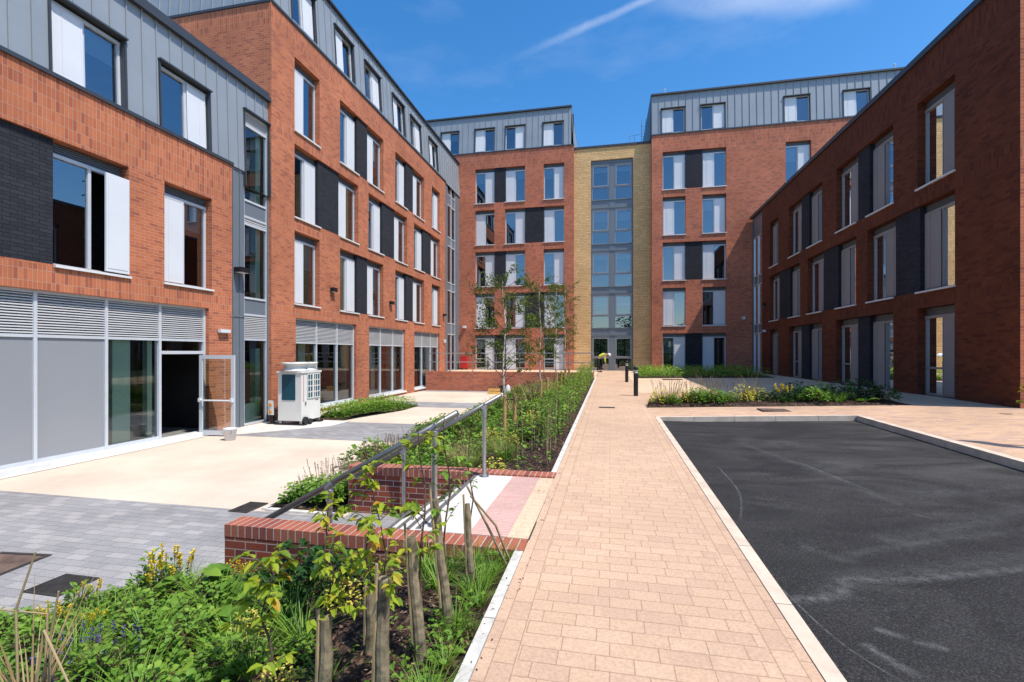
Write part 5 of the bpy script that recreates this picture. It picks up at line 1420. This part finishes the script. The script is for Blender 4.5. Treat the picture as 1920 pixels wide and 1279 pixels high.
for x, y, s_, lb in ((1.9, 30.5, 1.3, 'left blond grass in front of the buff stone tower'), (2.5, 30.9, 1.1, 'right blond grass in front of the buff stone tower')):
    plant('straw', x, y, zb3, lb, 'grass', sc=s_)
for x, y in ((-9.0, 17.6), (-8.7, 16.8), (-9.2, 16.2)): plant('thrift', x, y, zb4, 'seed head plant in the small bed by the shopfront', 'plant', 'seed head plants in the small shopfront bed', sc=1.3)
gc = MB(); cover_leaves(260, lambda: (R.uniform(5.5, 6.3), R.uniform(6.4, 7.5)), zb5, .06, .10)
tag(gc.build('ground_cover', M['lf_mid']), 'scrap of green ground cover at the right edge of the pavement', 'ground cover', kind='stuff')
sapling(8.2, 11.35, lambda x, y: zr(x, y), .62, 40, 'yellow leaved sapling at the corner of the right wing', 'lf_lime', .1, .35, (0, 0), None)

g = MB(); g.face([(-140, -52, -2.6), (140, -52, -2.6), (140, -66, 4.8), (-140, -66, 4.8)]); tag(g.build('reflection_bank', plain('reflection_bank_green', (0.03, 0.055, 0.018), .95, 0, .5, .3)), kind='structure')  # added unseen dark bank, blocks bright horizon sky in the window reflections
# ---- woodland beyond the open side of the courtyard, behind the viewpoint
gc = MB()
for k in range(26):
    cx = -55+k*4.4+R.uniform(-1.5, 1.5); cy = -46+R.uniform(-5, 5); H = R.uniform(6.5, 10.5)
    gc.tube([(cx, cy, -2.6), (cx+.2, cy, H*.7)], [.22, .08], 6, 1)
    for _ in range(520):
        a = R.uniform(0, 6.28); q = math.sqrt(R.random())*R.uniform(2.2, 3.4); z = -1.8+H*R.random()
        gc.sliver(V((cx+q*math.cos(a)*(1-.3*z/H), cy+q*math.sin(a), z)), V((R.uniform(-1, 1), R.uniform(-1, 1), R.uniform(-.4, .4))), rnd_up(), R.uniform(.5, 1.0), R.uniform(.4, .7), (R.random(), 0))
tag(gc.build('woodland', [M['lf_dark'], M['stem']]), 'belt of dark trees behind the viewpoint across the road', 'woodland', kind='stuff')
# ------------------------------------------------------------------ worker bending over by the entrance
def skinned(name, verts, edges, mat, parent, sub=2, root=0):
    me = bpy.data.meshes.new(name); me.from_pydata([v[:3] for v in verts], edges, []); me.materials.append(mat)
    o = bpy.data.objects.new(name, me); COL.objects.link(o); o.parent = parent
    sk = o.modifiers.new('skin', 'SKIN'); sk.use_smooth_shade = True
    if not me.skin_vertices: bpy.context.view_layer.objects.active = o
    for i, v in enumerate(verts):
        sv = me.skin_vertices[0].data[i]; r_ = v[3]; sv.radius = r_ if isinstance(r_, tuple) else (r_, r_); sv.use_root = (i == root)
    ss = o.modifiers.new('sub', 'SUBSURF'); ss.levels = sub; ss.render_levels = sub
    return o
t = empty('person', (-.62, 30.6, zp(30.6)+.0), 'person in white helmet, yellow hi-vis vest and dark trousers bending over by the entrance', 'person')
bv = [(-.10, 0, .90, (.13, .11)), (.06, 0, 1.04, (.13, .10)), (.22, 0, 1.12, (.15, .11)), (.36, 0, 1.16, (.10, .08)), (.44, 0, 1.15, .052), (.50, 0, 1.13, .07), (.55, 0, 1.09, .085), (.60, 0, 1.03, .06)]
be = [(i, i+1) for i in range(7)]
for s_ in (1, -1):
    b = len(bv)
    bv += [(.34, .17*s_, 1.12, .055), (.32, .22*s_, .84, .042), (.36, .16*s_, .62, .032), (.375, .14*s_, .55, .036)]; be += [(3, b), (b, b+1), (b+1, b+2), (b+2, b+3)]
    h = b+3
    for k, (dy, L) in enumerate(((-.03, .075), (-.01, .085), (.01, .08), (.03, .065))):
        c = len(bv); bv += [(.38, .14*s_+dy, .51, .010), (.385, .14*s_+dy*1.2, .51-L*.5, .009), (.37, .14*s_+dy*1.2, .51-L, .008)]; be += [(h, c), (c, c+1), (c+1, c+2)]
    c = len(bv); bv += [(.41, .14*s_-.035*s_, .54, .011), (.43, .14*s_-.05*s_, .49, .009)]; be += [(h, c), (c, c+1)]
    b = len(bv); bv += [(-.09, .10*s_, .82, .085), (-.03+.05*s_, .11*s_, .46, .055), (-.06+.08*s_, .11*s_, .09, .038), (.06+.08*s_, .12*s_, .035, .036)]; be += [(0, b), (b, b+1), (b+1, b+2), (b+2, b+3)]
body = skinned('body', bv, be, M['skin'], t)
tv = [(-.10, 0, .92, (.145, .125))]; te = []
for s_ in (1, -1):
    b = len(tv); tv += [(-.09, .10*s_, .82, .10), (-.03+.05*s_, .11*s_, .46, .072), (-.06+.08*s_, .11*s_, .12, .058)]; te += [(0, b), (b, b+1), (b+1, b+2)]
skinned('trousers', tv, te, M['cloth'], t)
skinned('vest', [(-.07, 0, .95, (.14, .12)), (.06, 0, 1.05, (.15, .115)), (.22, 0, 1.13, (.17, .125)), (.35, 0, 1.165, (.13, .10))], [(0, 1), (1, 2), (2, 3)], M['hivis'], t)
for s_ in (1, -1):
    skinned('sleeve', [(.33, .14*s_, 1.13, .068), (.32, .22*s_, .84, .052), (.355, .165*s_, .64, .042)], [(0, 1), (1, 2)], M['hivis'] if s_ > 0 else M['hivis'], t)
    skinned('boot', [(-.06+.08*s_, .11*s_, .10, .052), (-.04+.08*s_, .11*s_, .045, .045), (.09+.08*s_, .12*s_, .04, .042)], [(0, 1), (1, 2)], M['black'], t)
hm = MB(); hm.lathe([(.135, 0), (.14, .012), (.122, .02), (.118, .06), (.09, .11), (.04, .135), (.0005, .14)], n=18)
ho = hm.build('helmet', M['white'], t, smooth=True); ho.location = (.575, 0, 1.10); ho.rotation_euler = (0, math.radians(62), 0)
fc = MB()
for s_ in (1, -1): fc.lathe([(.0005, -.012), (.012, 0), (.0005, .012)], .63, .035*s_, 8)
for i, v in enumerate(fc.v): fc.v[i] = (v[0], v[1], v[2]+1.055)
fc.build('eyes', M['black'], t)
# ------------------------------------------------------------------ camera, sun, sky
cam = bpy.data.cameras.new('camera'); co = bpy.data.objects.new('camera', cam); COL.objects.link(co)
TH = math.atan(183/880)
co.location = (0, 0, 0); co.rotation_euler = (PI/2, 0, TH)
cam.sensor_width = 36; cam.lens = 36*880/1920; cam.shift_y = 21.5/1920; cam.clip_end = 3000; cam.clip_start = .05
SC.camera = co
sd = Vector((1, -.44, 1.95)).normalized()
sun = bpy.data.lights.new('sun', 'SUN'); so = bpy.data.objects.new('sun', sun); COL.objects.link(so)
sun.energy = 4.95; sun.angle = math.radians(.5); sun.color = (1, .955, .89)
so.rotation_euler = sd.to_track_quat('Z', 'Y').to_euler()
W = bpy.data.worlds.new('World'); SC.world = W; W.use_nodes = True
nt = W.node_tree; nt.nodes.clear()
out = N(nt, 'OutputWorld'); bg = N(nt, 'Background'); sky = N(nt, 'TexSky'); sky.sky_type = 'NISHITA'
sky.sun_disc = False; sky.sun_elevation = math.asin(sd.z); sky.sun_rotation = math.atan2(sd.x, sd.y)
sky.altitude = 100; sky.air_density = 1.0; sky.dust_density = .7; sky.ozone_density = 2.2
hs = N(nt, 'HueSaturation'); hs.inputs['Saturation'].default_value = 1.36; hs.inputs['Value'].default_value = 1.5
nt.links.new(sky.outputs[0], hs.inputs['Color'])
tc = N(nt, 'TexCoord'); D = tc.outputs['Generated']
def pdir(px, py):
    v = Vector(((px-960)/880, 1, -(py-661)/880)); return (Matrix.Rotation(TH, 3, 'Z') @ v).normalized()
def band(p1, p2, w0, w1, lo, hi, sc, seed):
    """thin high cloud along the great circle through two sky directions"""
    a, b = pdir(*p1), pdir(*p2); n = a.cross(b).normalized(); t = (b - a*a.dot(b)).normalized()
    def dot(v):
        d = N(nt, 'VectorMath', operation='DOT_PRODUCT'); nt.links.new(D, d.inputs[0]); d.inputs[1].default_value = v; return d.outputs['Value']
    mp = N(nt, 'Mapping'); mp.inputs['Location'].default_value = (seed, seed*.7, 0); nt.links.new(D, mp.inputs[0])
    nz = noise(nt, mp.outputs[0], sc, 6, .62)
    off = N(nt, 'Math', operation='MULTIPLY_ADD'); nt.links.new(nz, off.inputs[0]); off.inputs[1].default_value = w1*1.6; off.inputs[2].default_value = -w1*.8
    ad = N(nt, 'Math', operation='ADD'); nt.links.new(dot(n), ad.inputs[0]); nt.links.new(off.outputs[0], ad.inputs[1])
    ab = N(nt, 'Math', operation='ABSOLUTE'); nt.links.new(ad.outputs[0], ab.inputs[0])
    mr = N(nt, 'MapRange', interpolation_type='SMOOTHSTEP'); nt.links.new(ab.outputs[0], mr.inputs[0])
    mr.inputs[1].default_value = w0; mr.inputs[2].default_value = w1; mr.inputs[3].default_value = 1; mr.inputs[4].default_value = 0
    al = dot(t); L = t.dot(b)
    m2 = N(nt, 'MapRange', interpolation_type='SMOOTHSTEP'); nt.links.new(al, m2.inputs[0]); m2.inputs[1].default_value = L*lo[0]; m2.inputs[2].default_value = L*lo[1]
    m3 = N(nt, 'MapRange', interpolation_type='SMOOTHSTEP'); nt.links.new(al, m3.inputs[0]); m3.inputs[1].default_value = L*hi[0]; m3.inputs[2].default_value = L*hi[1]; m3.inputs[3].default_value = 1; m3.inputs[4].default_value = 0
    v = mr.outputs[0]
    for x in (m2.outputs[0], m3.outputs[0], ramp(nt, nz, [(.3, .35), (.65, 1.0)])):
        q = N(nt, 'Math', operation='MULTIPLY'); nt.links.new(v, q.inputs[0]); nt.links.new(x, q.inputs[1]); v = q.outputs[0]
    return v
c1 = band((985, 100), (1215, 0), .0005, .009, (-.2, .6), (1.6, 2.6), 16, 3)
c2 = band((1250, 0), (1640, -18), .004, .034, (-.25, .4), (.8, 1.05), 9, 8)
mp = N(nt, 'Mapping'); mp.inputs['Scale'].default_value = (1.2, 1.2, 3.5); mp.inputs['Location'].default_value = (2.3, 1.1, .4); nt.links.new(D, mp.inputs[0])
c3 = ramp(nt, noise(nt, mp.outputs[0], 2.6, 7, .6), [(.5, 0.0), (.85, .12)])
col = hs.outputs[0]
for c, k in ((c3, 1.0), (c1, .20), (c2, .3)):
    q = N(nt, 'Math', operation='MULTIPLY'); nt.links.new(c, q.inputs[0]); q.inputs[1].default_value = k
    col = mixc(nt, q.outputs[0], col, (8.2, 8.6, 9.2))
nt.links.new(col, bg.inputs[0]); bg.inputs[1].default_value = .15
nt.links.new(bg.outputs[0], out.inputs[0])
SC.view_settings.view_transform = 'Standard'; SC.view_settings.look = 'None'; SC.view_settings.exposure = 0
SC.cycles.max_bounces = 8; SC.cycles.diffuse_bounces = 1; SC.cycles.transparent_max_bounces = 16
